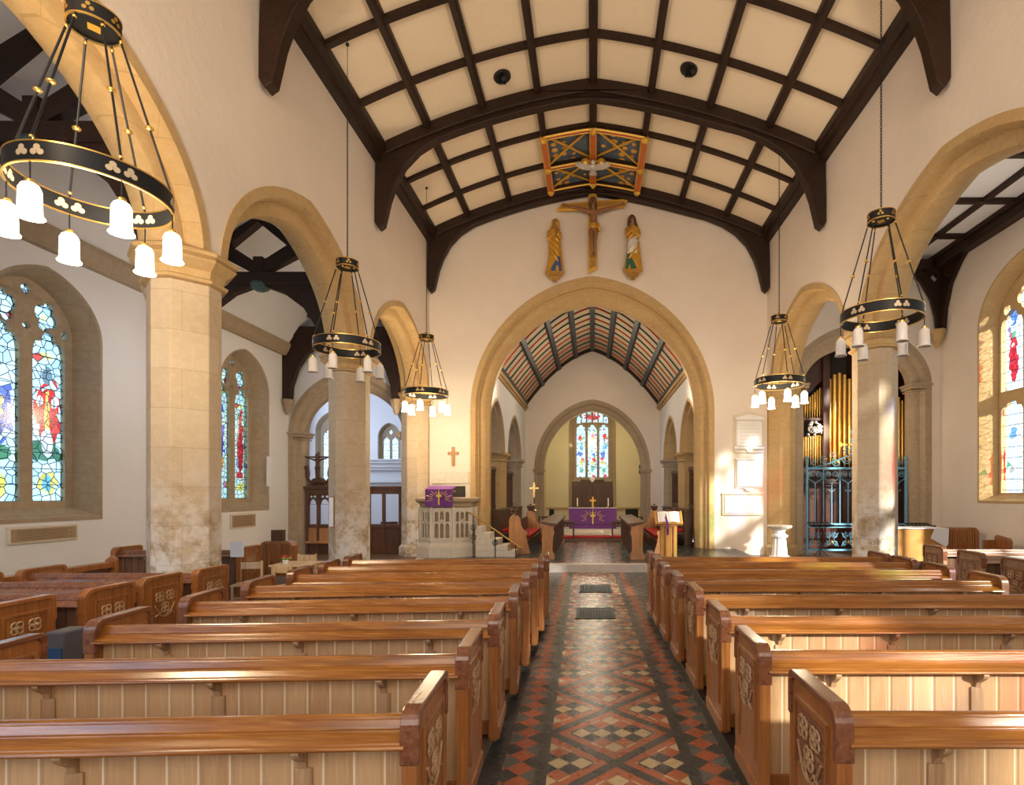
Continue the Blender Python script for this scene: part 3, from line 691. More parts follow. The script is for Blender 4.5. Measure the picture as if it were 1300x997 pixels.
# ---- north aisle roof
def pitched(x): return 8.5-abs(x+7.95)*0.95
na = [(XN-.3, 6.75), (XN, 6.75), (-7.95, 8.5), (XL-WT+.02, 6.73+.3), (XL-WT+.3, 7.0)]
structure(M().prism([[(XN-.3, 6.55), (XN+.1, 6.55), (-8.6, 8.2), (-7.95, 8.6), (-7.3, 8.2), (-6.05, 7.1), (-5.9, 7.1), (-5.9, 9.4), (XN-.3, 9.4)]], 'y', YW, YE), 'ceiling_north_aisle', MT['plaster_white'])
structure(M().prism([[(XN-.02, 6.35), (XN+.14, 6.35), (XN+.20, 6.45), (XN+.28, 6.62), (XN+.28, 6.72), (XN-.02, 6.72)]], 'y', YW, YE), 'trim_7', MT['stone_grey'])
def aisle_truss(y, label):
    r = empty('aisle_roof_truss', (-7.95, y, 6.9), 0, label, 'roof truss')
    M().box(XN, XL-WT, y-.14, y+.14, 6.95, 7.25).build('tie_beam', MT['timber'], r, world=True, bevel=.02)
    for s, xw in ((1, XN), (-1, XL-WT)):
        cur = [(xw, 4.95), (xw+.26*s, 4.95), (xw+.30*s, 5.4), (xw+.46*s, 5.9), (xw+.78*s, 6.4), (xw+1.25*s, 6.75), (xw+1.85*s, 6.97), (xw, 6.97)]
        M().prism([cur], 'y', y-.10, y+.10).build('arched_brace', MT['timber'], r, world=True, bevel=.015)
        M().lathe([(.05, -.42), (.10, -.30), (.16, -.12), (.20, 0), (.20, .06)], (xw+.13*s, y, 4.90), 8).build('corbel', MT['stone_grey'], r, world=True)
        T = [(-7.95+s*-.06, 7.2), (-7.95+s*-.06, 7.5), (-7.95-s*1.0, 8.1), (-7.95-s*1.3, 7.95), (-7.95-s*1.2, 7.8)]
        M().prism([T], 'y', y-.09, y+.09).build('strut', MT['timber'], r, world=True)
        M().prism([[(-7.95, 8.45), (-7.95, 8.7), (-7.95-s*2.0, 7.0), (-7.95-s*1.95, 6.85)]], 'y', y-.11, y+.11).build('principal_rafter', MT['timber'], r, world=True)
    M().box(-8.06, -7.84, y-.11, y+.11, 7.2, 7.62).build('post', MT['timber'], r, world=True)
    M().lathe([(0.001, -.16), (.10, -.15), (.20, -.09), (.22, 0), (.18, .06)], (-7.95, y, 6.98), 10).build('boss', MT['verdigris'], r, world=True)
aisle_truss(2.9, 'dark timber truss of the left aisle roof nearest the camera')
aisle_truss(7.9, 'dark timber truss of the left aisle roof behind the nearest chandelier')
aisle_truss(13.2, 'dark timber truss with a green boss seen through the second left arch')
aisle_truss(17.5, 'dark timber truss of the left aisle roof against its east wall')
# ---- south aisle ceiling (flat, panelled)
ca = structure(M().box(XR+.3, XS+.3, -11.4, YE+.1, 9.55, 9.8), 'ceiling_south_aisle', MT['plaster_white'])
for x in (10.05, 8.8, 7.55): M().box(x-.075, x+.075, -9.6, YE, 9.45, 9.56).build('purlin', MT['timber'], ca)
for y in [16.1-1.95*k for k in range(10)]: M().box(XR+WT, XS, y-.075, y+.075, 9.44, 9.56).build('rib', MT['timber'], ca)
M().box(XS-.30, XS, -9.6, YE, 9.15, 9.56).box(XS-.38, XS, -9.6, YE, 9.42, 9.56).build('wall_plate', MT['timber'], ca, bevel=.02)
def spandrel(y, label):
    r = empty('bracket_truss', (XS-.2, y, 7.1), 0, label, 'roof bracket')
    for s, xw, o in ((-1, XS-.02, 1), (1, XS-1.75, 1)):
        pass
    q = [(XS-.02, 7.15), (XS-.22, 7.15), (XS-.26, 7.6), (XS-.42, 8.2), (XS-.75, 8.75), (XS-1.2, 9.15), (XS-1.25, 9.2), (XS-.02, 9.2)]
    holes = [foil(XS-.30, 8.85, .13, 4), foil(XS-.62, 9.03, .07, 4)]
    M().prism([q]+holes, 'y', y-.07, y+.05).build('pierced_spandrel', MT['timber'], r, world=True)
    q2 = [(y+.0, 7.15), (y-.20, 7.15), (y-.28, 7.8), (y-.55, 8.5), (y-1.0, 9.0), (y-1.3, 9.2), (y, 9.2)]
    M().prism([q2, foil(y-.38, 8.8, .13, 4)], 'x', XS-.14, XS-.02).build('pierced_spandrel', MT['timber'], r, world=True)
    M().box(XR+WT+.02, XS-.40, y-.14, y+.1, 9.12, 9.43).build('cross_beam', MT['timber'], r, world=True, bevel=.02)
    M().lathe([(.04, -.5), (.10, -.35), (.17, -.12), (.22, 0), (.22, .07)], (XS-.24, y-.12, 7.1), 8).build('corbel', MT['stone_arch'], r, world=True)
spandrel(YE-.14, 'dark pierced roof bracket on a stone corbel in the far corner of the right aisle')
# dark boarded backing outside, above the aisles, keeps the roof closed
structure(M().box(XN-.7, XL-.3, YW-.3, YE+.6, 9.4, 9.6).box(XR+.3, XS+.7, -11.4, YE+.6, 10.4, 10.6), 'ceiling_outer', MT['dark_void'])

# ---- chancel
CX = 3.55; YC0, YC1 = YE+.85, 29.0
def chancel_wall(name, s):
    x0, x1 = s*CX, s*(CX+.75)
    specs = [(20.55, 1.85, 1.95, 1.55, 1.65), (25.35, 2.2, 1.98, 1.9, 1.68)]
    out = [(YC0, -.1), (YC0, 7.6)] + [(YC1+.1, 7.6), (YC1+.1, -.1), (27.6, -.1)]
    o2 = [(YC0-.02, 3.6)]
    for c_, ao, ro, ai, ri in specs: o2 += [(c_-ao, 3.6)] + arch_path(ao-.04, ro-.04, 3.6, None, c_) + [(c_+ao, 3.6)]
    o2 += [(27.6, -.1), (YC1+.1, -.1), (YC1+.1, 7.6), (YC0-.02, 7.6)]
    w = structure(M().prism([o2], 'x', x0, x1), name, MT['plaster_white'])
    for c_, ao, ro, ai, ri in specs:
        se = [(0, x0-.01*s), (.4, x0-.01*s), (.5, x0+.05*s), (.55, x0+.14*s), (.85, x0+.16*s), (1, x0+.24*s), (1, x1-.24*s), (.5, x1-.1*s), (.4, x1+.01*s), (0, x1+.01*s)]
        loft_arch(M(), arch_path(ao, ro, 3.6, None, c_), arch_path(ai, ri, 3.6, None, c_), se, 'x').build('arch', MT['stone_grey' if s < 0 else 'stone_arch'], w, smooth=True)
    M().box(x1, x0-.10*s, YC0, YC1, 6.32, 6.42).box(x1, x0-.18*s, YC0, YC1, 6.42, 6.56).build('cornice', MT['stone_arch'], w, bevel=.03)
    M().box(x1, x0-.16*s, YC0, YC1, 6.56, 6.78).build('wall_plate', MT['blue_rib'], w, bevel=.03)
    return w
WCH = {-1: chancel_wall('wall_chancel_north', -1), 1: chancel_wall('wall_chancel_south', 1)}
for s, lab in ((-1, 'left'), (1, 'right')):
    cx = s*(CX+.375); 
    r = empty('chancel_pillar', (cx, 22.78, STEP_Z), 0, 'pale stone pillar between the two %s chancel arches' % lab, 'pillar')
    M().rings([octo(0, 0, .42, .2, 0), octo(0, 0, .42, .2, .25), octo(0, 0, .36, .18, .32), octo(0, 0, .36, .18, 3.1)]).build('shaft', MT['stone_arch'], r, bevel=.01)
    M().rings([octo(0, 0, a, .18, z) for a, z in [(.36, 3.08), (.42, 3.10), (.42, 3.14), (.37, 3.17), (.42, 3.28), (.50, 3.34), (.51, 3.42), (.44, 3.45)]]).build('capital', MT['stone_arch'], r)
    for nm, rg, m_ in (('half_pillar', [octo(cx, 27.6, .36, .18, z) for z in (.2, 3.3)], MT['stone_grey']),
                   ('half_capital', [octo(cx, 27.6, a, .18, z+.2) for a, z in [(.36, 3.08), (.42, 3.10), (.42, 3.14), (.37, 3.17), (.42, 3.28), (.50, 3.34), (.51, 3.42), (.44, 3.45)]], MT['stone_grey'])):
        M().rings(rg).build(nm, m_, WCH[s])
chp = [((CX+.02)*u, 6.65+2.95*(1-.34*abs(u)-.66*u*u)) for u in [-1+i/16 for i in range(33)]]
cc = structure(M().prism([chp+[(x*1.06, z+.25) for x, z in reversed(chp)]], 'y', YC0, YC1+.1), 'ceiling_chancel', MT['chancel_board'])
def chrib(name, y, w, dp, m):
    inner = [(x*(1-dp/CX), 6.65+(z-6.65)*(1-dp/2.95)) for x, z in chp]
    M().prism([chp+list(reversed(inner))], 'y', y-w/2, y+w/2).build(name, m, cc)
nb = 15
for k in range(nb):
    y = YC0+.3+(YC1-YC0-.45)*k/(nb-1)
    chrib('batten', y, .07, .06, MT['rust_red'] if k % 2 else MT['blue_rib'])
chrib('end_rib', YC1-.10, .22, .16, MT['timber'])
for i in (4, 8, 12, 16, 20, 24, 28):
    x, z = chp[i]; x2, z2 = chp[i-1]; x3, z3 = chp[i+1]
    t = Vector((x3-x2, 0, z3-z2)).normalized(); nrm = Vector((t.z, 0, -t.x))
    if nrm.z > 0: nrm = -nrm
    p = Vector((x, 0, z)); q = [p+t*.12, p-t*.12, p-t*.09+nrm*.17, p+t*.09+nrm*.17]
    M().prism([[(a.x, a.z) for a in q]], 'y', YC0, YC1).build('purlin', MT['blue_rib'], cc)
# chancel east wall with the sanctuary arch
SA = (3.06, 3.70, 2.58, 3.12, 3.22)
o_ = [(-CX-.1, 0), (-SA[0]+.04, 0)] + arch_path(SA[0]-.04, SA[1]-.04, SA[4], None, 0, 1.12) + [(SA[0]-.04, 0), (CX+.1, 0)] + [(x, z+.1) for x, z in reversed(chp)]
wc = structure(M().prism([o_], 'y', YC1, YC1+.6), 'wall_chancel_east', MT['plaster'])
se = [(0, YC1-.01), (.35, YC1-.01), (.45, YC1+.05), (.52, YC1+.12), (.8, YC1+.14), (1, YC1+.24), (1, YC1+.61), (0, YC1+.61)]
loft_arch(M(), arch_path(SA[0], SA[1], SA[4], .3, 0, 1.12, 26), arch_path(SA[2], SA[3], SA[4], .3, 0, 1.12, 26), se, 'y').build('arch', MT['stone_grey'], wc, smooth=True)
for s in (-1, 1):
    a, b = sorted((s*(SA[0]+.08), s*(SA[2]-.06))); M().box(a, b, YC1-.06, YC1+.5, 3.14, 3.24).box(a+.05, b-.05, YC1-.03, YC1+.5, 3.05, 3.14).build('impost', MT['stone_grey'], wc, bevel=.02)
# sanctuary
SY = 35.0
structure(M().box(-3.3, -2.95, YC1+.6, SY, 0, 7.6), 'wall_sanctuary_north', MT['plaster_yellow'])
structure(M().box(2.95+.1, 3.4, YC1+.6, SY, 0, 7.6), 'wall_sanctuary_south', MT['plaster_yellow'])
wse = wall_with_holes('wall_sanctuary_east', 'y', SY, SY+.6, -3.3, 3.4, 8.2, [arch_path(1.46, 1.74, 6.1, 2.72, 0)], MT['plaster_yellow'], 0)
M().box(-2.95, 3.05, SY-.12, SY, .95, 1.08).build('string_course', MT['stone_arch'], wse, bevel=.02)
structure(M().box(-3.3, 3.4, YC1+.6, SY+.1, 7.6, 7.8), 'ceiling_sanctuary', MT['plaster_yellow'])
lite_e = [light_hole(k*.73, .28, 3.0, 5.95, .40) for k in (-1, 0, 1)] + [light_hole(x, .13, z0, z1, .16) for x, z0, z1 in ((-.86, 6.45, 6.75), (-.54, 6.5, 7.02), (-.19, 6.5, 7.05), (.19, 6.5, 7.05), (.54, 6.5, 7.02), (.86, 6.45, 6.75))] + [foil(0, 7.37, .11, 4), foil(-.3, 7.30, .055, 4), foil(.3, 7.30, .055, 4)]
window('window_10', 'y', SY, 1, 0, 1.5, 1.78, 1.14, 1.50, 6.1, 2.75, .3, lite_e, GE, MT['stone_grey'])
# ------------------------------------------------------------ north chapel seen through the aisle arch
structure(M().box(-14.6, XN+.0, YE+.7, YE+.9, -.1, 9).box(-14.6, -14.0, YE+.7, 27.3, -.1, 9), 'wall_chapel_north', MT['plaster_white'])
wh = [arch_path(.88, 1.0, 5.0, 2.3, -12.65), arch_path(.52, .7, 4.7, 3.2, -9.95)]
wall_with_holes('wall_chapel_east', 'y', 27.0, 27.5, -14.3, -CX-.7, 9, wh, MT['plaster_white'])
structure(M().box(-14.6, -CX-.6, YE+.6, 27.5, 8.6, 8.8), 'ceiling_chapel', MT['plaster_white'])
structure(M().box(-14.6, XN, YE+.6, 27.5, -.2, 0), 'floor_north_chapel', MT['floor_stone'])
window('window_11', 'y', 27.0, 1, -12.65, .92, 1.04, .74, .84, 5.0, 2.3, .3, [light_hole(-.37, .27, 2.6, 4.7, .4), light_hole(.37, .27, 2.6, 4.7, .4), foil(0, 5.45, .2, 4, 1.2)], GP, MT['stone_grey'])
window('window_12', 'y', 27.0, 1, -9.95, .56, .74, .42, .58, 4.7, 3.2, .3, [light_hole(-.21, .16, 3.45, 4.5, .25), light_hole(.21, .16, 3.45, 4.5, .25), foil(0, 5.0, .1, 4, 1.2)], GP, MT['stone_grey'])
g = empty('gallery', (-9.0, 24.6, 2.3), 0, 'white panelled gallery front with a deep cornice seen beyond the left pillar', 'gallery')
mb = M(); 
for z0, z1, d in ((2.45, 2.6, .0), (2.6, 3.0, -.12), (3.0, 3.12, .08), (3.12, 3.30, .16), (3.30, 3.42, .28), (3.42, 3.5, .34)): mb.box(-11.4, -8.2, 24.6-d, 25.6, z0, z1)
mb.build('cornice', MT['white_paint'], g, world=True, bevel=.02)
M().box(-11.3, -8.3, 24.8, 25.5, 0, 2.45).build('front_panel', MT['white_paint'], g, world=True)
structure(M().box(-CX-.75, -CX-.7, YE, 18, 0, .01), 'trim_8', MT['stone_grey'])

# oak screen under the aisle arch
sc = empty('oak_screen', (-7.77, 17.98, 0), 0, 'carved oak screen with open tracery filling the left aisle arch', 'screen')
sx0, sx1 = -9.34, -6.20
M().box(sx0, sx1, 17.90, 18.08, 1.96, 2.20).box(sx0-.03, sx1+.03, 17.86, 18.12, 2.12, 2.22).build('head_beam', MT['oak_dark'], sc, world=True, bevel=.012)
M().box(sx0, sx1, 17.93, 18.05, .86, .98).build('rail', MT['oak_dark'], sc, world=True, bevel=.01)
M().box(sx0, -7.35, 17.95, 18.02, .42, .86).build('dado_panel', MT['oak_mid'], sc, world=True)
M().box(sx0, -7.35, 17.85, 18.10, .36, .43).build('shelf', MT['oak_mid'], sc, world=True, bevel=.01)
M().box(sx0, -7.35, 17.97, 18.02, .0, .36).box(-7.35, sx1, 17.97, 18.02, .0, .86).build('lower_panel', MT['oak_dark'], sc, world=True)
for x in (sx0+.06, -8.93, -8.52, -8.10, -7.68, -7.28, -6.80, sx1-.06):
    M().box(x-.04, x+.04, 17.92, 18.06, 0, 2.0).build('post', MT['oak_dark'], sc, world=True, bevel=.01)
for xa_, xb_ in ((-9.24, -8.97), (-8.89, -8.56), (-8.48, -8.14), (-8.06, -7.72), (-7.64, -7.32)):
    c_ = (xa_+xb_)/2; h = (xb_-xa_)/2
    M().prism([[(xa_, 1.62), (xb_, 1.62), (xb_, 1.97), (xa_, 1.97)], [(c_-h*.8, 1.63)]+[(c_+x, 1.66+z) for x, z in arch2(h*.75, .14, 1.3, 8)]+[(c_+h*.8, 1.63)], foil(c_-h*.42, 1.88, .05), foil(c_+h*.42, 1.88, .05)], 'y', 17.96, 18.02).build('tracery', MT['oak_dark'], sc, world=True)
M().prism([[(-8.48, .48), (-8.14, .48), (-8.14, .55), (-8.31, .78), (-8.48, .55)]], 'y', 17.93, 17.95).build('carved_panel', MT['oak_mid'], sc, world=True)

def skin(name, verts, edges, radii, mat, parent=None, sub=2, sq=None):
    me = bpy.data.meshes.new(name); me.from_pydata(verts, edges, [])
    o = bpy.data.objects.new(name, me); COL.objects.link(o)
    if parent is not None: o.parent = parent
    md = o.modifiers.new('skin', 'SKIN'); md.use_smooth_shade = True; md.branch_smoothing = .6
    for i, r in enumerate(radii):
        r = r if isinstance(r, tuple) else (r, r)
        me.skin_vertices[0].data[i].radius = r
    me.skin_vertices[0].data[0].use_root = True
    s = o.modifiers.new('sub', 'SUBSURF'); s.levels = sub; s.render_levels = sub
    me.materials.append(mat)
    return o

def corpus(parent, s, m, mh, mc, arm_z=1.52, fingers=True):
    """hanging figure, feet at z=0, facing -y; s = scale"""
    V = []; Eg = []; R = []
    def v(p, r): V.append(tuple(x*s for x in p)); R.append((r[0]*s, r[1]*s) if isinstance(r, tuple) else r*s); return len(V)-1
    def ch(ids):
        for a, b in zip(ids, ids[1:]): Eg.append((a, b))
    pel = v((0, -.03, .92), (.15, .11)); wai = v((0, -.05, 1.08), (.115, .09)); che = v((0, -.06, 1.30), (.165, .11)); nck = v((0, -.07, 1.47), (.06, .06)); hd0 = v((-.02, -.10, 1.56), (.062, .075)); hd = v((-.03, -.13, 1.67), (.085, .10)); hd2 = v((-.03, -.12, 1.76), (.06, .07))
    ch([pel, wai, che, nck, hd0, hd, hd2])
    for k in (-1, 1):
        sh = v((k*.19, -.06, 1.41), .07); el = v((k*.50, -.04, 1.50), .046); wr = v((k*.80, -.02, 1.60), .030); ha = v((k*.88, -.03, 1.62), (.042, .018))
        ch([che, sh, el, wr, ha])
        if fingers:
            for q, (dx, dz) in enumerate(((.075, .045), (.095, .02), (.092, -.01), (.078, -.035))):
                a = v((k*(.88+dx*.55), -.05, 1.62+dz*.8), .0095); b = v((k*(.88+dx), -.075, 1.62+dz), .008); ch([ha, a, b])
            a = v((k*.87, -.06, 1.575), .010); b = v((k*.90, -.08, 1.55), .009); ch([ha, a, b])
        hp = v((k*.085, -.04, .82), .088); kn = v((k*.055, -.13, .47), .058); an = v((k*.03, -.06, .12), .036); ft = v((k*.03, -.11, .0), (.038, .03))
        ch([pel, hp, kn, an, ft])
    b = skin('body', V, Eg, R, m, parent)
    # hair and beard
    mb = M(); mb.ball((-.03*s, -.085*s, 1.70*s), .105*s, 12, sz=1.15)
    for k in (-1, 1): mb.tube([(k*.07*s-.03*s, -.09*s, 1.70*s), (k*.09*s-.02*s, -.08*s, 1.55*s), (k*.075*s-.01*s, -.10*s, 1.42*s)], [.035*s, .04*s, .02*s], 8)
    mb.ball((-.03*s, -.19*s, 1.60*s), .035*s, 8, sz=1.4)
    mb.build('hair', mh, parent, smooth=True)
    # face: brow, nose, eyes, mouth in relief
    fm = M(); fm.tube([(-.03*s, -.215*s, 1.70*s), (-.03*s, -.245*s, 1.655*s), (-.03*s, -.215*s, 1.645*s)], .012*s, 6)
    fm.tube([(-.055*s, -.21*s, 1.625*s), (-.005*s, -.21*s, 1.625*s)], .008*s, 6)
    for k in (-1, 1): fm.ball((-.03*s+k*.032*s, -.205*s, 1.69*s), .013*s, 8)
    fm.build('face', mh, parent, smooth=True)
    # loin cloth with folds
    def lc(u, w):
        a = 2*PI*u; f = 1+.06*math.sin(9*a); z = 1.0-.20*w-.04*math.sin(a)*w
        r = (.155+.02*w)*f; return (r*math.cos(a)*s, (-.045+r*.80*math.sin(a))*s, z*s)
    mb = M().grid(lc, 60, 6)
    mb.tube([(.12*s, -.14*s, .98*s), (.17*s, -.15*s, .90*s), (.18*s, -.13*s, .74*s)], [.03*s, .045*s, .03*s], 8)
    mb.build('loin_cloth', mc, parent, smooth=True, solid=.012*s)
    return b

# small crucifixion group over the screen
rd = empty('small_rood_group', (-8.93, 17.99, 2.225), 0, 'small dark carved crucifixion group standing on top of the oak screen', 'carving')
M().box(-.025, .025, -.02, .03, .1, 1.12).box(-.42, .42, -.02, .03, .92, .97).build('cross', MT['oak_dark'], rd)
fg = empty('figure', (0, 0, 0)); fg.parent = rd; fg.location = (0, -.02, .34)
corpus(fg, .50, MT['oak_dark'], MT['oak_dark'], MT['oak_dark'], fingers=False)
for c in list(fg.children): c.parent = rd; c.location = (0, -.05, .14)
bpy.data.objects.remove(fg)
for k in (-1, 1):
    M().rings([[((k*.36+ (r*math.cos(2*PI*i/10))), r*.8*math.sin(2*PI*i/10), z) for i in range(10)] for z, r in ((.25, .03), (.3, .07), (.42, .08), (.6, .05), (.68, .02))]).build('attendant', MT['oak_dark'], rd, smooth=True)
    M().prism([[(k*.40, .5), (k*.56, .66), (k*.60, .84), (k*.50, .72), (k*.42, .62)]], 'y', -.02, .02).build('wing', MT['oak_dark'], rd)
    M().tube([(k*.36, 0, .25), (k*.22, 0, .05), (k*.1, 0, .02)], .05, 6).build('attendant_cloud', MT['oak_dark'], rd)
M().box(-.34, .34, -.06, .06, 0, .05).ball((-.12, 0, .14), .12, 10).ball((.12, 0, .14), .12, 10).ball((0, 0, .18), .12, 10).build('mound', MT['oak_dark'], rd, smooth=True)

# ------------------------------------------------------------ main crucifix and flanking statues
cr = empty('crucifix', (0.02, YE-.07, 9.0), 0, 'large gilt edged wooden crucifix with a carved figure above the chancel arch', 'crucifix')
zb, zt, az = 9.02, 11.72, 11.18
v_ = [(-.10, 9.25), (.10, 9.12-.02), (.16, 9.30), (.16, az-.14), (1.00, az-.08), (1.16, az+.18), (1.02, az+.20), (.15, az+.13), (.15, 11.62), (.02, 11.74), (-.14, 11.60), (-.14, az+.10), (-1.0, az+.04), (-1.12, az-.16), (-.98, az-.20), (-.12, az-.14)]
v_[0] = (-.12, 9.0); v_[1] = (-.10, 8.99)
M().prism([[(-.13, 9.0), (.15, 9.16), (.15, az-.13), (1.0, az-.07), (1.16, az+.19), (.15, az+.13), (.15, 11.60), (.02, 11.74), (-.13, 11.62), (-.13, az+.11), (-1.0, az+.03), (-1.14, az-.19), (-.13, az-.15)]], 'y', YE-.20, YE-.10).build('cross', MT['gold_paint'], cr, world=True, bevel=.015)
M().prism([[(-.08, 9.12), (.10, 9.22), (.10, az-.08), (.98, az-.02), (1.02, az+.10), (.10, az+.07), (.10, 11.55), (-.08, 11.55), (-.08, az+.05), (-.96, az-.02), (-1.02, az-.12), (-.08, az-.09)]], 'y', YE-.22, YE-.19).build('cross_face', MT['gilt_wood'], cr, world=True)
M().box(-.05, .07, YE-.10, YE+.0, 11.0, 11.1).box(-.05, .07, YE-.10, YE, 9.6, 9.7).build('wall_fixing', MT['iron'], cr, world=True)
M().prism([[(-.10, 11.45), (.12, 11.48), (.12, 11.60), (-.10, 11.57)]], 'y', YE-.26, YE-.22).build('title_board', MT['gold_paint'], cr, world=True)
gg = empty('g', (0, 0, 0)); corpus(gg, 1.02, MT['skin_wood'], MT['hair_wood'], MT['robe_gold'])
for c in list(gg.children): c.parent = cr; c.location = (0.02, -.24, .46)
bpy.data.objects.remove(gg)

def robed(name, x, zbot, H, label, outer, lining, face_dir, white=False):
    r = empty(name, (x, YE-.28, zbot), 0, label, 'statue')
    s = H/1.8; d = face_dir
    prof = [(0, .235), (.08, .24), (.3, .205), (.6, .175), (.85, .165), (1.05, .160), (1.25, .180), (1.36, .190), (1.43, .15), (1.50, .075)]
    n = 40
    def ring(z, rad, ph, amp):
        return [((rad*(1+amp*math.sin(7*2*PI*i/n+ph))*math.cos(2*PI*i/n)*1.22+ .02*math.sin(z*3))*s, (rad*.72*(1+amp*math.cos(6*2*PI*i/n+ph*1.4))*math.sin(2*PI*i/n))*s, z*s) for i in range(n)]
    M().rings([ring(z, q, z*2.2, .11 if z < 1.0 else .05) for z, q in prof]).build('robe', outer, r, smooth=True)
    # diagonal mantle folds
    for k, (z0, z1) in enumerate(((1.30, 1.05), (1.16, .86), (1.0, .62), (.84, .40))):
        M().tube([(-d*.19*s, -.05*s, z0*s), (-d*.06*s, -.165*s, (z0*.55+z1*.45)*s), (d*.10*s, -.16*s, z1*s), (d*.17*s, -.08*s, (z1-.1)*s)], [.022*s, .035*s, .032*s, .015*s], 8).build('mantle_fold', MT['robe_white'] if (white and k >= 1 and k < 3) else outer, r, smooth=True)
    if white:
        M().grid(lambda u, v: ((.20*math.cos(PI*1.12+PI*.62*u))*s, (-.01+.165*math.sin(PI*1.12+PI*.62*u))*s, (.55+.48*v)*s), 16, 4).build('silvered_panel', MT['robe_white'], r, smooth=True, solid=.02)
    M().rings([[(x_*s, y_*s, z_*s) for x_, y_, z_ in q] for q in ([(-d*.13, -.185, .03), (d*.25, -.150, .03), (d*.25, .0, .03), (-d*.13, .0, .03)], [(-d*.02, -.185, .25), (d*.225, -.14, .25), (d*.225, .0, .25), (-d*.02, 0, .25)], [(d*.12, -.14, .52), (d*.19, -.12, .52), (d*.19, .0, .52), (d*.12, 0, .52)])]).build('lining', lining, r, smooth=True)
    # arms with joined hands in front of the chest
    V = [(0, 0, 1.36), (-.17, -.02, 1.36), (-.20, -.10, 1.12), (d*.06, -.24, 1.22), (.17, -.02, 1.36), (.20, -.10, 1.12), (d*.10, -.24, 1.24)]
    skin('sleeves', [tuple(c*s for c in p) for p in V], [(0, 1), (1, 2), (2, 3), (0, 4), (4, 5), (5, 6)], [.10*s, .075*s, .062*s, .045*s, .075*s, .062*s, .045*s], outer, r)
    hv = [(d*.08, -.25, 1.23), (d*.09, -.26, 1.31)]; he = [(0, 1)]; hr = [.035*s, (.035*s, .025*s)]
    for q in range(4):
        hv.append((d*.09+(q-1.5)*.016, -.265, 1.385+(.012 if q in (1, 2) else 0))); he.append((1, len(hv)-1)); hr.append(.010*s)
    hv.append((d*.09+d*.045, -.25, 1.345)); he.append((1, len(hv)-1)); hr.append(.011*s)
    skin('hands', [tuple(c*s for c in p) for p in hv], he, hr, MT['skin_wood'], r)
    # head turned and bent towards the cross
    hx = d*.03
    skin('head', [tuple(c*s for c in p) for p in [(0, 0, 1.46), (0, -.02, 1.56), (hx, -.06, 1.68), (hx, -.05, 1.77)]], [(0, 1), (1, 2), (2, 3)], [(.06*s, .06*s), (.055*s, .06*s), (.082*s, .10*s), (.06*s, .07*s)], MT['skin_wood'], r)
    mb = M(); mb.ball((hx*s, -.02*s, 1.70*s), .112*s, 14, sz=1.15)
    for k in (-1, 1): mb.tube([((hx+k*.085)*s, -.03*s, 1.74*s), ((hx+k*.105)*s, -.02*s, 1.60*s), (k*.13*s, -.02*s, 1.44*s)], [.035*s, .04*s, .045*s], 8)
    mb.build('veil' if not white else 'hair', outer if not white else MT['hair_wood'], r, smooth=True)
    fm = M(); fm.tube([(hx*s*1.3, -.15*s, 1.71*s), (hx*s*1.3, -.178*s, 1.665*s)], .011*s, 6); fm.tube([((hx*1.3-.022)*s, -.150*s, 1.635*s), ((hx*1.3+.022)*s, -.150*s, 1.635*s)], .007*s, 6)
    for k in (-1, 1): fm.ball(((hx*1.3+k*.03)*s, -.145*s, 1.70*s), .011*s, 8)
    fm.build('face', MT['hair_wood'], r, smooth=True)
    M().lathe([(.03, -.27), (.08, -.25), (.05, -.21), (.15, -.17), (.22, -.12), (.20, -.09), (.27, -.05), (.27, 0), (.2, .02)], (0, 0, 0), 14, sx=.9, sy=.85).build('corbel', MT['gilt_wood'], r, smooth=True)
    M().box(-.05, .05, .12, .28, .2, .3).box(-.05, .05, .12, .28, 1.2, 1.3).build('wall_fixing', MT['iron'], r)
    return r
robed('robed_statue', -1.20, 8.95, 1.72, 'gilt robed figure with blue lining and praying hands, left of the crucifix', MT['robe_gold'], MT['robe_blue'], 1)
robed('robed_statue', 1.28, 9.02, 1.76, 'robed figure in gold, silver and green, right of the crucifix', MT['robe_gold'], MT['robe_green'], -1, True)

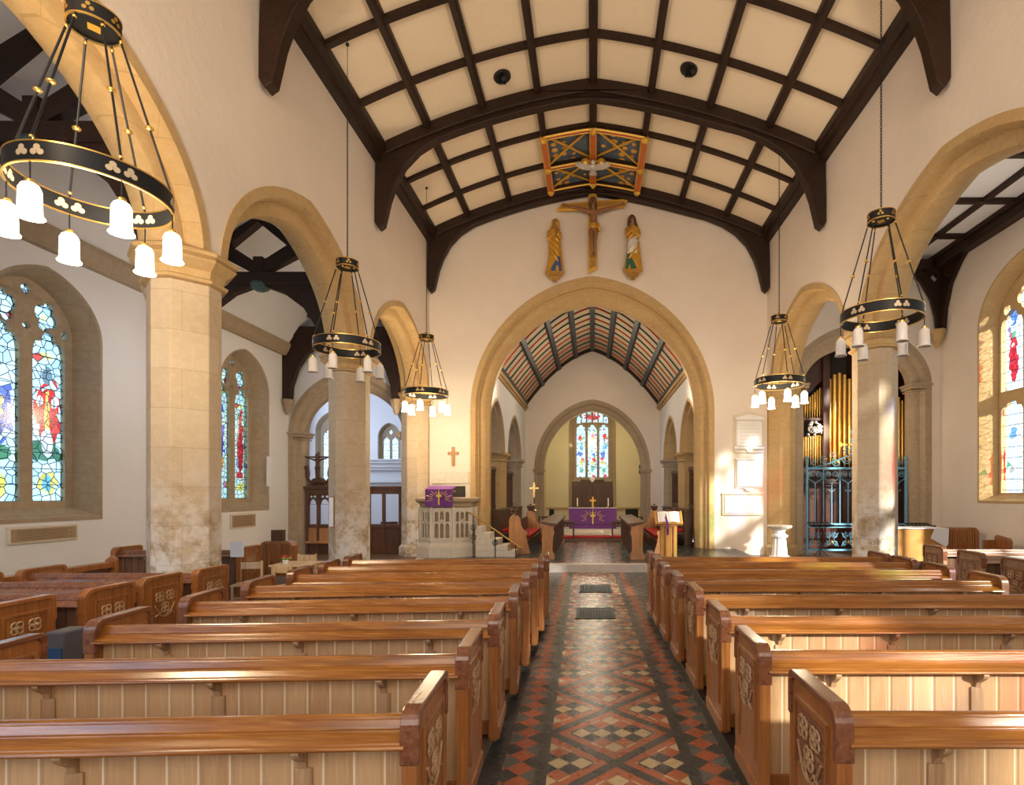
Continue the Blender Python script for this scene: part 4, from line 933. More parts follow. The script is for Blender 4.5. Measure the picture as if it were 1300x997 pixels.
# ------------------------------------------------------------ chandeliers
def trefoil(mb, R, ang, z, r=.026):
    for dx, dz in ((0, .026), (-.026, -.012), (.026, -.012)):
        a = ang+dx/R
        T = Matrix.Translation((R*math.cos(a), R*math.sin(a), z+dz)) @ Matrix.Rotation(a, 4, 'Z') @ Matrix.Rotation(PI/2, 4, 'Y')
        mb.lathe([(0.0008, .002), (r, .002), (r, -.002), (0.0008, -.002)], (0, 0, 0), 10, T)
def chandelier(lit):
    r = empty('chandelier', (0, 0, 0))
    R, h = .58, .165
    mb = M().lathe([(R, 0), (R+.008, 0), (R+.008, h), (R, h), (R, 0)], n=64); mb.cur = 1
    for k in range(6):
        a = PI/6+k*PI/3
        for d in (-.062, .062): trefoil(mb, R+.012, a+d/R, h/2); trefoil(mb, R-.004, a+d/R, h/2)
    ring = mb.build('ring', [MT['iron'], MT['trefoil']], r, smooth=True)
    for z in (0.0, h):
        M().lathe([(R-.004, z-.006), (R+.013, z-.006), (R+.013, z+.006), (R-.004, z+.006), (R-.004, z-.006)], n=64).build('gilt_rim', MT['gold'], ring, smooth=True)
    zc0 = 1.56; rc = .19
    cw = M().lathe([(rc, 0), (rc+.008, 0), (rc+.008, .13), (rc, .13), (rc, 0)], (0, 0, zc0), 40).lathe([(.001, .0), (rc, .0), (rc, .006), (.001, .006)], (0, 0, zc0+.02), 40); cw.cur = 1
    for k in range(6): trefoil(cw, rc+.012, k*PI/3, zc0+.065, .018)
    cw = cw.build('crown', [MT['iron'], MT['gold']], r, smooth=True)
    for z in (0, .13): M().lathe([(rc-.005, z-.006), (rc+.013, z-.006), (rc+.013, z+.006), (rc-.005, z+.006), (rc-.005, z-.006)], (0, 0, zc0), 40).build('gilt_rim', MT['gold'], cw, smooth=True)
    M().prism([[(0, -.07), (.06, 0), (0, .07), (-.06, 0)]], 'z', zc0+.010, zc0+.018).build('diamond_plate', MT['gold_paint'], cw)
    # wedge shaped hanger and chain
    M().prism([[(-.10, zc0+.13), (.10, zc0+.13), (.06, zc0+.17), (-.02, zc0+.22)]], 'y', -.03, .03).build('hanger', MT['iron'], r)
    top = 5.80
    mb = M(); z = zc0+.20; k = 0
    while z < top-.75:
        T = Matrix.Translation((0, 0, z)) @ Matrix.Rotation(PI/2*(k % 2), 4, 'Z')
        mb.tube([(.013*math.cos(w), 0, .030*math.sin(w)) for w in [2*PI*i/8 for i in range(8)]], .0055, 5, T, closed=True); z += .046; k += 1
    mb.tube([(0, 0, z-.02), (0, 0, top)], .006, 5)
    mb.ball((0, 0, top-.02), .035, 8); mb.build('chain', MT['iron'], r)
    for k in range(6):
        a = PI/6+k*PI/3; c, s = math.cos(a), math.sin(a)
        p0 = Vector((rc*.95*c, rc*.95*s, zc0)); p1 = Vector((R*c, R*s, h))
        rb = M().tube([p0, p1], .010, 7); rb.cur = 1
        for e in (p0.lerp(p1, .03), p0.lerp(p1, .97)): rb.ball(e, .018, 8)
        rod = rb.build('rod', [MT['iron'], MT['gold']], r, smooth=True)
        m = p0.lerp(p1, .50 if k % 2 else .56); mb = M().ball(m, .036, 10, sz=.62)
        mb.build('gilt_ball', MT['gold'], rod, smooth=True)
        lx, ly = R*c, R*s
        M().tube([(lx, ly, 0.02), (lx, ly, -.15)], .006, 6).build('lamp_stem', MT['iron'], rod)
        lp = M().lathe([(.005, 0), (.022, -.005), (.036, -.02), (.036, -.04), (.028, -.045)], (lx, ly, -.145), 14).build('lamp_cap', MT['gold'], r, smooth=True)
        g = [(.026, -.035), (.056, -.055), (.072, -.095), (.075, -.26), (.077, -.29), (.095, -.315), (.092, -.322), (.072, -.292), (.069, -.26)]
        n = 28; vs = [[((q*(1+(.03*math.cos(14*2*PI*i/n*1.0) if -.28 < z < -.08 else 0)))*math.cos(2*PI*i/n)+lx, q*math.sin(2*PI*i/n)*(1+(.03*math.cos(14*2*PI*i/n) if -.28 < z < -.08 else 0))+ly, z-.145) for i in range(n)] for q, z in g]
        M().rings(vs, cap=False).build('glass_shade', MT['glass_lit'] if lit else MT['glass_off'], lp, smooth=True)
        M().ball((lx, ly, -.145-.16), .03, 8, sz=1.8).build('bulb', MT['glass_lit'] if lit else MT['glass_off'], lp, smooth=True)
    return r
lit0 = chandelier(True); off0 = chandelier(False)
CH = [(lit0, -4.60, 5.09, 4.72, 'lit black and gilt ring chandelier nearest the camera at upper left', 1),
      (off0, -4.62, 10.4, 4.68, 'unlit ring chandelier with white glass shades in front of the second left arch', 0),
      (None, -4.60, 15.3, 4.68, 'small far lit ring chandelier left of the chancel arch', 1),
      ('off', 4.52, 8.63, 4.68, 'unlit ring chandelier in front of the right hand pillar', 0),
      ('lit', 4.54, 13.4, 4.60, 'small far lit ring chandelier above the wall tablets', 1)]
for src, x, y, z, lab, lit in CH:
    o = src if not (src is None or isinstance(src, str)) else copy_tree(lit0 if lit else off0)
    o.location = (x, y, z); tag(o, lab, 'chandelier', 'ring chandeliers')
    if lit: light('chandelier_light', 'POINT', (x, y, z-.55), 230 if y < 8 else 330, (1.0, .78, .50), .35)

# ------------------------------------------------------------ ceiling spotlights
for x, y, lab in ((-2.05, 12.55, 'black ceiling spotlight left of the ridge'), (2.16, 12.35, 'black ceiling spotlight right of the ridge')):
    r = empty('ceiling_spotlight', (x, y, zc(x)-.02), 0, lab, 'spotlight')
    sl = -(zc(x+.1)-zc(x-.1))/.2
    T = Matrix.Rotation(math.atan(sl), 4, 'Y')
    M().lathe([(.001, -.03), (.19, -.03), (.20, 0), (.20, .02)], n=28, T=T).build('rose', MT['black'], r, smooth=True)
    for dx in (-.06, .0, .06): M().lathe([(.03, -.16), (.038, -.03)], (dx, 0, 0), 12).build('fixture_ring', MT['iron'], r, smooth=True)
    M().tube([(0.04, -.06, -.06), (.06, -.22, -.22)], .045, 12).build('lamp_head', MT['black'], r, smooth=True)

# ------------------------------------------------------------ pews
LEDGE = [(0.03, 0.8423), (0.03, 0.8852), (0.012, 0.905), (-0.006, 0.905), (-0.018, 0.8984), (-0.02, 0.8905), (-0.0259, 0.8878), (-0.0437, 0.8542), (-0.0407, 0.8463), (-0.0466, 0.841), (-0.1088, 0.8185), (-0.111, 0.8133), (-0.1236, 0.8093), (-0.1295, 0.8007), (-0.1236, 0.7908), (-0.1088, 0.7875), (-0.02, 0.7875), (-0.02, 0.8291)]
def end_outline(y0, y1, H, r0=.085, r1=.055, inset=0.0):
    y0 += inset; y1 -= inset; H -= inset
    p = [(y0, 0.0)]
    p += [(y0+r0-r0*math.cos(t), H-r0+r0*math.sin(t)) for t in [PI/2*i/6 for i in range(7)]]
    p += [(y1-r1+r1*math.sin(t), H-r1+r1*math.cos(t)) for t in [PI/2*i/5 for i in range(6)]]
    return p+[(y1, 0.0)]
def carved(mb, x, y0, y1, z0, z1, s):
    """quatrefoil tracery in relief on a plane of constant x"""
    cy = (y0+y1)/2; w = (y1-y0)
    for yy, zz, rr_ in ((cy-w*.24, z1-w*.26, w*.22), (cy+w*.24, z1-w*.26, w*.22), (cy, z1-w*.66, w*.22)):
        for k in range(4):
            a = PI/4+k*PI/2
            mb.tube([(x, yy+rr_*.45*math.cos(a)+rr_*.42*math.cos(t), zz+rr_*.45*math.sin(a)+rr_*.42*math.sin(t)) for t in [2*PI*i/8 for i in range(8)]], .008, 5, closed=True)
        mb.ball((x, yy, zz), .014, 6)
    for k in (-1, 1):
        mb.tube([(x, cy+k*w*.45, z1-w*.55), (x, cy+k*w*.2, z1-w*.95), (x, cy, z1-w*1.0)], .008, 5)
        mb.tube([(x, cy, z1-w*1.0), (x, cy+k*w*.20, z0+.04), (x, cy+k*w*.44, z0)], .007, 5)
def pew(L, s, open_tracery=False, mats=None, endm=None):
    """aisle end at x=0, runs to x=s*L; the back faces -y; z=0 is the platform"""
    mt = mats or (MT['boards'], MT['pew_rail'], MT['pew_end'], MT['pew_cap'], MT['carved'])
    r = empty('pew')
    x0, x1 = sorted((s*.02, s*(L-.02)))
    M().box(x0, x1, -.015, .015, .05, .85).build('back_panel', mt[0], r)
    M().prism([LEDGE], 'x', x0, x1).build('book_ledge', mt[1], r, bevel=.004)
    M().box(x0, x1, -.035, .02, .02, .13).build('skirting_rail', mt[2], r, bevel=.006)
    M().box(x0, x1, .015, .42, .33, .365).build('seat', mt[1], r, bevel=.008)
    M().box(x0, x1, .36, .39, .05, .33).build('seat_front', mt[0], r)
    nb = max(2, int(L/.78))
    for k in range(nb):
        x = s*(L*(k+.5)/nb)
        M().prism([[(-.015, .790), (-.108, .790), (-.112, .776), (-.10, .756), (-.045, .715), (-.03, .68), (-.015, .66)]], 'x', x-.018, x+.018).build('bracket', mt[4], r, bevel=.004)
        M().box(x-.04, x+.04, -.028, -.014, .10, .68).build('muntin', mt[4], r, bevel=.003)
    y0, y1, H = -.115, .48, .96
    for e, (xe, so) in enumerate(((0, -s), (s*L, s))):
        be = M().prism([end_outline(y0, y1, H, inset=.012)], 'x', xe-.026, xe+.026).build('bench_end', mt[2], r, bevel=.005)
        # moulded edge following the outline
        o1 = end_outline(y0, y1, H); o2 = end_outline(y0, y1, H, inset=.035)
        top = [p for p in o1 if p[1] > H-.17 or True][1:-1]
        def strip(oa, ob, zlo, hw, nm, m):
            A = [(oa[0][0], zlo)]+oa[1:-1]+[(oa[-1][0], zlo)]; B = [(ob[0][0], zlo)]+ob[1:-1]+[(ob[-1][0], zlo)]
            mb = M(); n = len(A)
            mb.rings([[(xe-hw, a[0], a[1]), (xe+hw, a[0], a[1]), (xe+hw, b[0], b[1]), (xe-hw, b[0], b[1])] for a, b in zip(A, B)]); return mb.build(nm, m, be, smooth=False, bevel=.006)
        strip(o1, o2, H-.24, .042, 'moulded_cap', mt[3])
        strip(end_outline(y0, y1, H, inset=.004), end_outline(y0, y1, H, inset=.03), .02, .034, 'edge_moulding', mt[2])
        # frame around the carved panel, on both faces
        for f in (-1, 1):
            xf = xe+f*.026
            a, b = sorted((xf, xf+f*.012))
            mb = M(); yl, yr, zl, zh = .035, .375, .20, .80
            mb.box(a, b, yl-.035, yl-.012, zl, zh+.02).box(a, b, yr+.012, yr+.035, zl, zh+.02).box(a, b, yl-.035, yr+.035, zh+.02, zh+.04)
            mb.build('panel_frame', mt[2], be)
            if f == (1 if so > 0 else -1) or open_tracery:
                mb = M(); a2, b2 = sorted((xf, xf+f*.003)); mb.cur = 1; mb.box(a2, b2, yl, yr, .50, zh); mb.cur = 0; carved(mb, xf+f*.008, yl+.01, yr-.01, .50, zh, f)
                mb.build('carved_panel', [mt[4], MT['pew_cap'] if (open_tracery or s > 0) else MT['pew_end']], be)  # dark pine backing paints the shade of the tracery holes
        a, b = xe-.045, xe+.045
        M().box(a, b, y0+.03, y1-.02, -.0, .10).build('foot', mt[2], be, bevel=.01)
    return r
pl_ = pew(2.93, -1); pr_ = pew(3.62, 1)
YF_L = [2.97, 3.89, 4.80, 5.77, 6.63, 7.45, 8.17, 8.87]; XA_L = [-.795, -.786, -.765, -.755, -.745, -.731, -.715, -.70]; TH = [.045, .05, .06, .085, .085, .08, .075, .07]
YF_R = [2.99, 3.97, 4.93, 5.88, 6.76, 7.62, 8.40, 9.06]; XA_R = [1.10, 1.06, 1.053, 1.035, .995, .97, .955, .935]
ORD = ['nearest the camera', 'second from the camera', 'third from the camera', 'fourth from the camera', 'fifth from the camera', 'third from the front', 'second from the front', 'at the very front']
def put(o, x, y, z, rz, lab, cat, grp=None):
    o.location = (x, y, z); o.rotation_euler = (0, 0, rz); tag(o, lab, cat, grp); return o
for i in range(8):
    o = pl_ if i == 0 else copy_tree(pl_)
    put(o, XA_L[i], YF_L[i]-.48, .10, TH[i], 'varnished pine pew left of the tiled aisle, ' + ORD[i], 'pew', 'pews left of the central aisle')
    o = pr_ if i == 0 else copy_tree(pr_)
    put(o, XA_R[i], YF_R[i]-.48, .10, -.002, 'varnished pine pew right of the tiled aisle, ' + ORD[i], 'pew', 'pews right of the central aisle')
# north aisle pews (darker) and the long bench beside them
dk = (MT['boards_dark'], MT['pew_cap'], MT['pew_end'], MT['pew_end'], MT['carved'])
pn = pew(2.15, -1, mats=dk)
for i, (x, y, lab) in enumerate(((-5.05, 4.68, 'dark pew end with carved panel at the left edge of the picture'), (-4.93, 5.43, 'dark pew with carved end just left of the big left pillar'),
        (-4.95, 6.14, 'dark pew rail behind the carved pew ends left of the big pillar'), (-4.86, 6.84, 'dark pew with carved end showing right behind the big left pillar'))):
    o = pn if i == 0 else copy_tree(pn); put(o, x, y, .10, 0, lab, 'pew', 'dark pews in the left aisle')
o = copy_tree(pn); put(o, -6.1, 9.6, .10, 0.0, 'short dark pew beyond the big left pillar with a paper standing on it', 'pew', 'dark pews in the left aisle')
lb = empty('settle', (-7.35, 8.5, 0), 0, 'long dark bench back running along the left aisle towards the big pillar', 'bench')
M().box(-7.42, -7.36, 5.9, 8.45, .1, .86).build('back_panel', MT['boards_dark'], lb, world=True)
M().box(-7.45, -7.30, 5.9, 8.45, .86, .95).build('top_rail', MT['pew_end'], lb, world=True, bevel=.01)
M().prism([[(-7.75, .1), (-7.28, .1), (-7.28, .98), (-7.36, 1.04), (-7.44, .98), (-7.5, .8), (-7.7, .7)]], 'y', 8.42, 8.49).build('bench_end', MT['pew_end'], lb, world=True, bevel=.012)
M().box(-7.75, -7.42, 5.9, 8.45, .48, .53).build('seat', MT['pew_end'], lb, world=True)
# south aisle pews
sm = (MT['boards_dark'], MT['carved'], MT['carved'], MT['pew_cap'], MT['carved'])
sm = (MT['boards_dark'], wood('faded pine rail', (.30, .15, .08), (.42, .24, .14), (.5, .3, .18), .3, 'x', coat=.3), wood('faded pine end', (.26, .14, .07), (.38, .22, .12), (.46, .29, .17), .35, 'z'), MT['pew_cap'], MT['carved'])
ps = pew(4.7, 1, True, sm)
for i, (x, yf, lab) in enumerate(((6.12, 8.22, 'faded pine pew with quatrefoil end at the right edge of the picture'), (6.12, 9.2, 'middle one of the three faded pews with quatrefoil ends in the right aisle'), (6.15, 10.2, 'faded pew with quatrefoil end nearest the white clothed table'))):
    o = ps if i == 0 else copy_tree(ps); put(o, x, yf-.48, .10, 0, lab, 'pew', 'pews in the right aisle')
# ------------------------------------------------------------ organ and iron gate
og = empty('organ', (9.0, 19.1, 0), 0, 'pipe organ in a dark mahogany case with gold pipes behind the blue gates', 'organ')
M().box(6.9, 11.15, 19.3, 20.6, 0, 2.9).build('lower_case', MT['mahogany'], og, world=True)
for k in range(14): M().box(6.95+.3*k, 6.98+.3*k, 19.27, 19.31, .3, 2.3).build('panel_stile', MT['mahogany'], og, world=True)
M().box(6.9, 11.15, 19.15, 20.6, 2.55, 2.75).box(6.9, 11.15, 19.22, 19.31, 2.3, 2.38).build('impost_moulding', MT['mahogany'], og, world=True, bevel=.02)
M().box(6.9, 11.15, 19.75, 20.6, 2.9, 7.2).build('back_case', MT['dark_void'], og, world=True)
for x, w, zt in ((7.22, .16, 6.6), (8.12, .24, 7.0), (9.20, .22, 7.0), (10.35, .2, 6.6), (11.0, .2, 6.6)):
    M().box(x-w/2, x+w/2, 19.1, 19.8, 2.75, zt).box(x-w/2-.04, x+w/2+.04, 19.05, 19.8, 2.75, 2.9).build('case_post', MT['mahogany'], og, world=True, bevel=.02)
def pipe(x, y, r, z0, z1):
    mb = M(); fz = z0+.35
    mb.lathe([(r*.25, z0), (r, fz), (r, fz+.02), (r, z1), (r*.9, z1), (r*.9, z1-.02)], (x, y, 0), 14)
    mb.prism([[(x-r*.6, fz+.02), (x+r*.6, fz+.02), (x+r*.5, fz+.02+r*1.2), (x-r*.5, fz+.02+r*1.2)]], 'y', y-r*1.04, y-r*.8)
    return mb.build('pipe', MT['gold_pipe'], og, smooth=True, world=True)
for k in range(8):
    x = 7.38+.085*k; pipe(x, 19.35, .034, 4.62+.0*k, 5.15+.075*k)
    pipe(x, 19.30, .034, 2.95, 3.95+.01*k)
M().box(7.30, 8.0, 19.2, 19.45, 4.52, 4.62).build('tower_shelf', MT['mahogany'], og, world=True, bevel=.01)
M().prism([[(7.30, 5.25), (8.0, 5.92), (8.0, 6.8), (7.30, 6.5)]], 'y', 19.25, 19.33).prism([[(7.30, 4.62), (7.34, 4.62), (7.34, 5.3), (7.30, 5.3)]], 'y', 19.25, 19.33).build('pierced_cresting', MT['mahogany'], og, world=True)
for k in range(5): pipe(8.32+.175*k, 19.35, .072, 2.9, 5.9+.30*math.sin(PI*(k+.5)/5))
for k in range(6): pipe(9.42+.165*k, 19.35, .066, 2.9, 5.9+.35*math.sin(PI*(k+.5)/6))
for k in range(4): pipe(10.52+.12*k, 19.35, .05, 2.9, 5.6-.12*k)
ct = M(); rr = random.Random(5)
for k in range(34):
    a = rr.uniform(0, 2*PI); q = rr.uniform(0, 1)**.5
    ct.ball((7.66+.30*q*math.cos(a), 19.10, 4.22+.34*q*math.sin(a)*(1 if math.sin(a) < 0 else .7)), rr.uniform(.03, .07), 7)
for k in (-1, 1):
    ct.tube([(7.66+k*(.06+.022*t*math.cos(t*1.0)), 19.06, 4.22+.03*t*math.sin(t)) for t in [i*.5 for i in range(14)]], .018, 6)
ct.build('silvered_cartouche', MT['silver'], og, world=True, smooth=True)

gt = empty('iron_gate', (8.6, 17.98, 0), 0, 'blue wrought iron double gate with gilded scrollwork in front of the organ', 'gate')
GY = 17.98
def scroll(mb, x, z, r, turns=1.4, d=1, a0=0.0, th=.011, y=GY):
    n = int(14*turns)
    mb.tube([(x+d*r*(1-.72*t/n)*math.cos(a0+2*PI*turns*t/n), y, z+r*(1-.72*t/n)*math.sin(a0+2*PI*turns*t/n)) for t in range(n+1)], th, 5)
def bar(x, z0, z1, w=.012): return M().box(x-w, x+w, GY-w, GY+w, z0, z1).build('bar', MT['gate_blue'], gt, world=True)
for x in (7.0, 8.60, 10.22): M().box(x-.03, x+.03, GY-.03, GY+.03, 0, 3.1).ball((x, GY, 3.14), .06, 10).build('gate_post', MT['gate_blue'], gt, world=True)
for z, w in ((2.80, .035), (.98, .028), (.88, .015), (.14, .03)): M().box(7.0, 10.22, GY-.02, GY+.02, z-w, z+w).build('cross_rail', MT['gate_blue'], gt, world=True)
for k in range(13):
    x = 7.0+.268*k
    if k in (0, 6, 12): continue
    bar(x, .95, 2.78 if k % 2 == 0 else 2.35)
for j in range(3):
    for half in (0, 1):
        cx = 7.268+.536*j+(1.62 if half else 0)
        mb = M()
        for d in (-1, 1):
            scroll(mb, cx+d*.12, 2.60, .105, 1.5, d, 0); mb.tube([(cx, GY, 2.25), (cx+d*.05, GY, 2.36), (cx+d*.20, GY, 2.44), (cx+d*.235, GY, 2.6)], .011, 5)
            mb.tube([(cx, GY, 2.05), (cx+d*.07, GY, 2.06), (cx+d*.09, GY, 2.12)], .010, 5)
        mb.build('scrollwork', MT['gate_blue'], gt, world=True)
        mb = M(); mb.ball((cx-.12, GY-.02, 2.6), .028, 7).build('gilt_leaf', MT['gold_paint'], gt, world=True)
for half in (0, 1):
    for j in range(3):
        cx = 7.27+.536*j+(1.62 if half else 0); mb = M()
        for d in (-1, 1):
            scroll(mb, cx+d*.11, .62, .10, 1.5, d, PI/2); scroll(mb, cx+d*.11, .36, .085, 1.4, d, -PI/2)
            mb.tube([(cx+d*.22, GY, .70), (cx+d*.06, GY, .48), (cx+d*.22, GY, .26)], .011, 5)
        mb.build('lower_scrollwork', MT['gate_blue'], gt, world=True)
        M().ball((cx, GY-.02, .40), .035, 7, sz=1.5).build('gilt_leaf', MT['gold_paint'], gt, world=True)
    x0 = 7.0 if half == 0 else 10.22; d = 1 if half == 0 else -1
    mb = M()
    mb.tube([(x0+d*(.15+1.45*t), GY, 2.84+.52*t**1.6) for t in [i/12 for i in range(13)]], .016, 6)
    for q, (px, pz, pr) in enumerate(((.22, 2.98, .10), (.55, 3.06, .13), (.95, 3.00, .15), (1.30, 3.10, .17), (1.25, 3.42, .12), (.85, 3.24, .10), (1.5, 3.62, .10))): scroll(mb, x0+d*px, pz, pr, 1.5, d, q)
    mb.build('cresting', MT['gate_blue'], gt, world=True)
    for px, pz in ((.6, 3.1), (1.0, 3.0), (1.35, 3.15), (1.2, 3.4)): M().ball((x0+d*px, GY-.02, pz), .035, 7, sx=1.5).build('gilt_leaf', MT['gold_paint'], gt, world=True)
mb = M().tube([(8.6, GY, 3.1), (8.6, GY, 4.1)], .022, 6)
for z in (3.4, 3.7, 3.95):
    for d in (-1, 1): scroll(mb, 8.6+d*.12, z, .09, 1.3, d, 0)
mb.build('overthrow', MT['gate_blue'], gt, world=True)
M().box(8.10, 8.58, GY-.03, GY+.0, 3.55, 3.60).prism([[(8.0, 3.575), (8.12, 3.66), (8.12, 3.49)]], 'y', GY-.03, GY).build('gilt_arrow', MT['gold'], gt, world=True)
structure(M().box(6.3, XS+.6, YE+.7, 24, 8.6, 8.8), 'ceiling_organ', MT['plaster_white'])
structure(M().box(XS, XS+.4, YE+.7, 24, -.1, 9).box(CX+.8, XS+.4, 21.2, 21.5, -.1, 9), 'wall_organ', MT['plaster_white'])
structure(M().box(CX+.9, XS, 21.5, 29, 6.5, 6.7).box(6.2, 6.5, 21.5, 29, -.1, 6.6), 'wall_vestry', MT['plaster_white'])

# dark parclose screens in the chancel arches
def parclose(x, y0, y1, lab, top=3.05):
    r = empty('parclose_screen', (x, (y0+y1)/2, STEP_Z), 0, lab, 'screen')
    M().box(x-.05, x+.05, y0, y1, STEP_Z, 1.45).build('lower_panel', MT['oak_dark'], r, world=True)
    M().box(x-.09, x+.09, y0, y1, top-.16, top).build('cornice', MT['oak_dark'], r, world=True, bevel=.02)
    M().box(x-.07, x+.07, y0, y1, 1.40, 1.52).build('rail', MT['oak_dark'], r, world=True, bevel=.01)
    n = max(3, int((y1-y0)/.45))
    for k in range(n+1):
        y = y0+.04+(y1-y0-.08)*k/n; M().box(x-.05, x+.05, y-.035, y+.035, STEP_Z, top-.1).build('mullion', MT['oak_dark'], r, world=True)
    holes = []; w = (y1-y0-.08)/n
    for k in range(n):
        c = y0+.04+w*(k+.5); holes.append([(c-w*.36, top-.42)]+[(c+a, top-.40+b) for a, b in arch2(w*.34, .16, 1.3, 6)]+[(c+w*.36, top-.42)])
    M().prism([[(y0, top-.45), (y1, top-.45), (y1, top-.12), (y0, top-.12)]]+holes, 'x', x-.02, x+.02).build('tracery', MT['oak_dark'], r, world=True)
for s, lab in ((-1, 'left'), (1, 'right')):
    parclose(s*(CX+.42), 18.9, 22.3, 'dark oak screen in the nearer %s chancel arch' % lab)
    parclose(s*(CX+.42), 23.3, 27.1, 'dark oak screen in the farther %s chancel arch' % lab)
M().box(CX+.3, CX+.34, 0, .01, 0, .01)

# ------------------------------------------------------------ wall tablets, plaques, small crosses
def tablet(x, z0, z1, w, lab, kind):
    r = empty('wall_tablet', (x, YE, z0), 0, lab, 'memorial tablet'); h = z1-z0
    if kind == 0:
        M().prism([[(-w/2, .08), (-w/2+.06, .0), (w/2-.06, 0), (w/2, .08), (w/2, h-.22), (0, h-.08), (-w/2, h-.22)]], 'y', -.05, -.003).build('backing', MT['marble_buff'], r, bevel=.01)
        M().box(-w/2+.10, w/2-.10, -.10, -.05, .22, h-.42).build('inscribed_panel', MT['marble'], r, bevel=.01)
        M().prism([[(-w/2+.04, h-.38), (w/2-.04, h-.38), (w/2-.06, h-.30), (.0, h-.20), (-w/2+.06, h-.30)]], 'y', -.14, -.05).build('pediment', MT['marble'], r, bevel=.01)
        M().box(-w/2+.03, w/2-.03, -.13, -.05, .12, .20).prism([[(-.12, .12), (.12, .12), (.05, .02), (-.05, .02)]], 'y', -.1, -.05).build('shelf', MT['marble'], r, bevel=.01)
        M().box(-w/2+.06, -w/2+.10, -.11, -.05, .2, h-.38).build('pilaster', MT['marble_buff'], r)
        M().box(w/2-.10, w/2-.06, -.11, -.05, .2, h-.38).build('pilaster', MT['marble_buff'], r)
    elif kind == 1:
        M().box(-w/2, w/2, -.05, -.003, .08, h).build('backing', MT['marble_buff'], r, bevel=.008)
        M().box(-w/2+.05, w/2-.03, -.10, -.05, .14, h-.06).build('inscribed_panel', MT['marble'], r, bevel=.008)
        M().box(-w/2, w/2, -.12, -.05, h-.05, h).build('cornice', MT['marble'], r, bevel=.008)
        M().prism([[(-.14, .08), (.14, .08), (.08, 0), (-.08, 0)]], 'y', -.09, -.03).build('drop', MT['marble'], r)
    else:
        M().box(-w/2, w/2, -.06, -.003, 0, h).build('frame', MT['marble_buff'], r, bevel=.01)
        M().box(-w/2+.07, w/2-.07, -.09, -.06, .07, h-.07).build('inscribed_panel', MT['marble'], r, bevel=.008)
        M().box(-w/2-.02, w/2+.02, -.10, -.003, h-.02, h+.03).build('cornice', MT['marble_buff'], r, bevel=.008)
    # engraved lines of lettering too small to read
    mb = M()
    zz0, zz1 = ((.27, h-.5) if kind == 0 else (.20, h-.14) if kind == 1 else (.12, h-.14)); n = 6 if kind != 1 else 5
    yl = -.101 if kind < 2 else -.091
    rq = random.Random(int(z0*100))
    for i in range(n):
        z = zz0+(zz1-zz0)*(i+.5)/n; ww = w*.5*rq.uniform(.5, .68)
        mb.box(-ww, ww, yl-.001, yl, z-.008, z+.006)
    mb.build('inscription', MT['marble_buff'], r)
tablet(5.03, 3.28, 4.72, 1.0, 'white memorial tablet with pointed top, highest of the wall tablets', 0)
tablet(5.03, 2.06, 3.10, .88, 'white memorial tablet with flat cornice, middle one on the east wall', 1)
tablet(4.82, 1.28, 1.97, 1.30, 'wide framed marble tablet, lowest on the east wall', 2)
def wcross(name, x, y, z0, h, w, t, m, lab, parent=None):
    o = M().prism([[(-t, 0), (t, 0), (t, h*.58), (w, h*.58), (w, h*.58+2*t), (t, h*.58+2*t), (t, h), (-t, h), (-t, h*.58+2*t), (-w, h*.58+2*t), (-w, h*.58), (-t, h*.58)]], 'y', -.03, .03).build(name, m, parent, bevel=.006)
    o.location = (x, y, z0)
    if lab: tag(o, lab, 'cross')
    return o
wcross('wooden_cross', -4.47, YE-.035, 2.86, .62, .17, .05, MT['oak_mid'], 'plain wooden cross on the wall above the pulpit')
o = M().box(-5.16, -3.96, YE-.06, YE, 2.30, 2.68).build('stone_band', MT['stone_pale'], None, bevel=.01); rebase(o, (-4.5, YE, 2.3)); tag(o, 'pale stone band in the wall behind the pulpit', 'stone band')
dr = empty('stair_recess', (-4.3, YE, .2), 0, 'small dark doorway behind the pulpit', 'doorway')
M().box(-4.75, -3.95, YE-.03, YE+.0, .2, 2.29).build('frame', MT['stone_pale'], dr, world=True)
M().box(-4.55, -4.08, YE-.05, YE-.03, .3, 2.22).build('opening_shade', MT['dark_void'], dr, world=True)  # flat dark sheet standing in for the shade inside the opening
for y0, y1, z0, z1, lab in ((9.22, 10.46, 1.12, 1.42, 'long tan inscribed plaque under the nearest left window'), (14.9, 16.0, 1.02, 1.42, 'smaller tan inscribed plaque under the farther left window')):
    r = empty('wall_plaque', (XN, (y0+y1)/2, z0), 0, lab, 'plaque')
    M().box(XN, XN+.04, y0, y1, z0, z1).build('frame', MT['marble_buff'], r, world=True, bevel=.01)
    mb = M().box(XN+.04, XN+.05, y0+.04, y1-.04, z0+.04, z1-.04); o = mb.build('tan_panel', plain('tan plaque', (.36, .25, .15), .5, 0, .15), r, world=True)
    mb = M()
    for i in range(5): mb.box(XN+.05, XN+.052, y0+.12, y1-.12-.1*(i % 2), z0+.06+(z1-z0-.12)*(i+.4)/5, z0+.06+(z1-z0-.12)*(i+.6)/5)
    mb.build('inscription', MT['oak_dark'], r, world=True)
r = empty('notice_frame', (XL-.64, 12.5, 1.22), 0, 'small framed notice fixed to the side of the second left pillar', 'notice')
M().box(XL-.69, XL-.59, 12.43, 12.56, 1.22, 1.92).build('frame', MT['oak_mid'], r, world=True, bevel=.006)
M().box(XL-.685, XL-.595, 12.41, 12.43, 1.24, 1.90).build('paper', MT['paper'], r, world=True)
r = empty('notice_frame', (-9.4, 16.4, 2.4), 0, 'narrow white notice panel in the farther left window reveal', 'notice')
M().box(-9.78, -9.74, 16.55, 16.75, 2.2, 3.1).build('board', MT['white_paint'], r, world=True, bevel=.005)
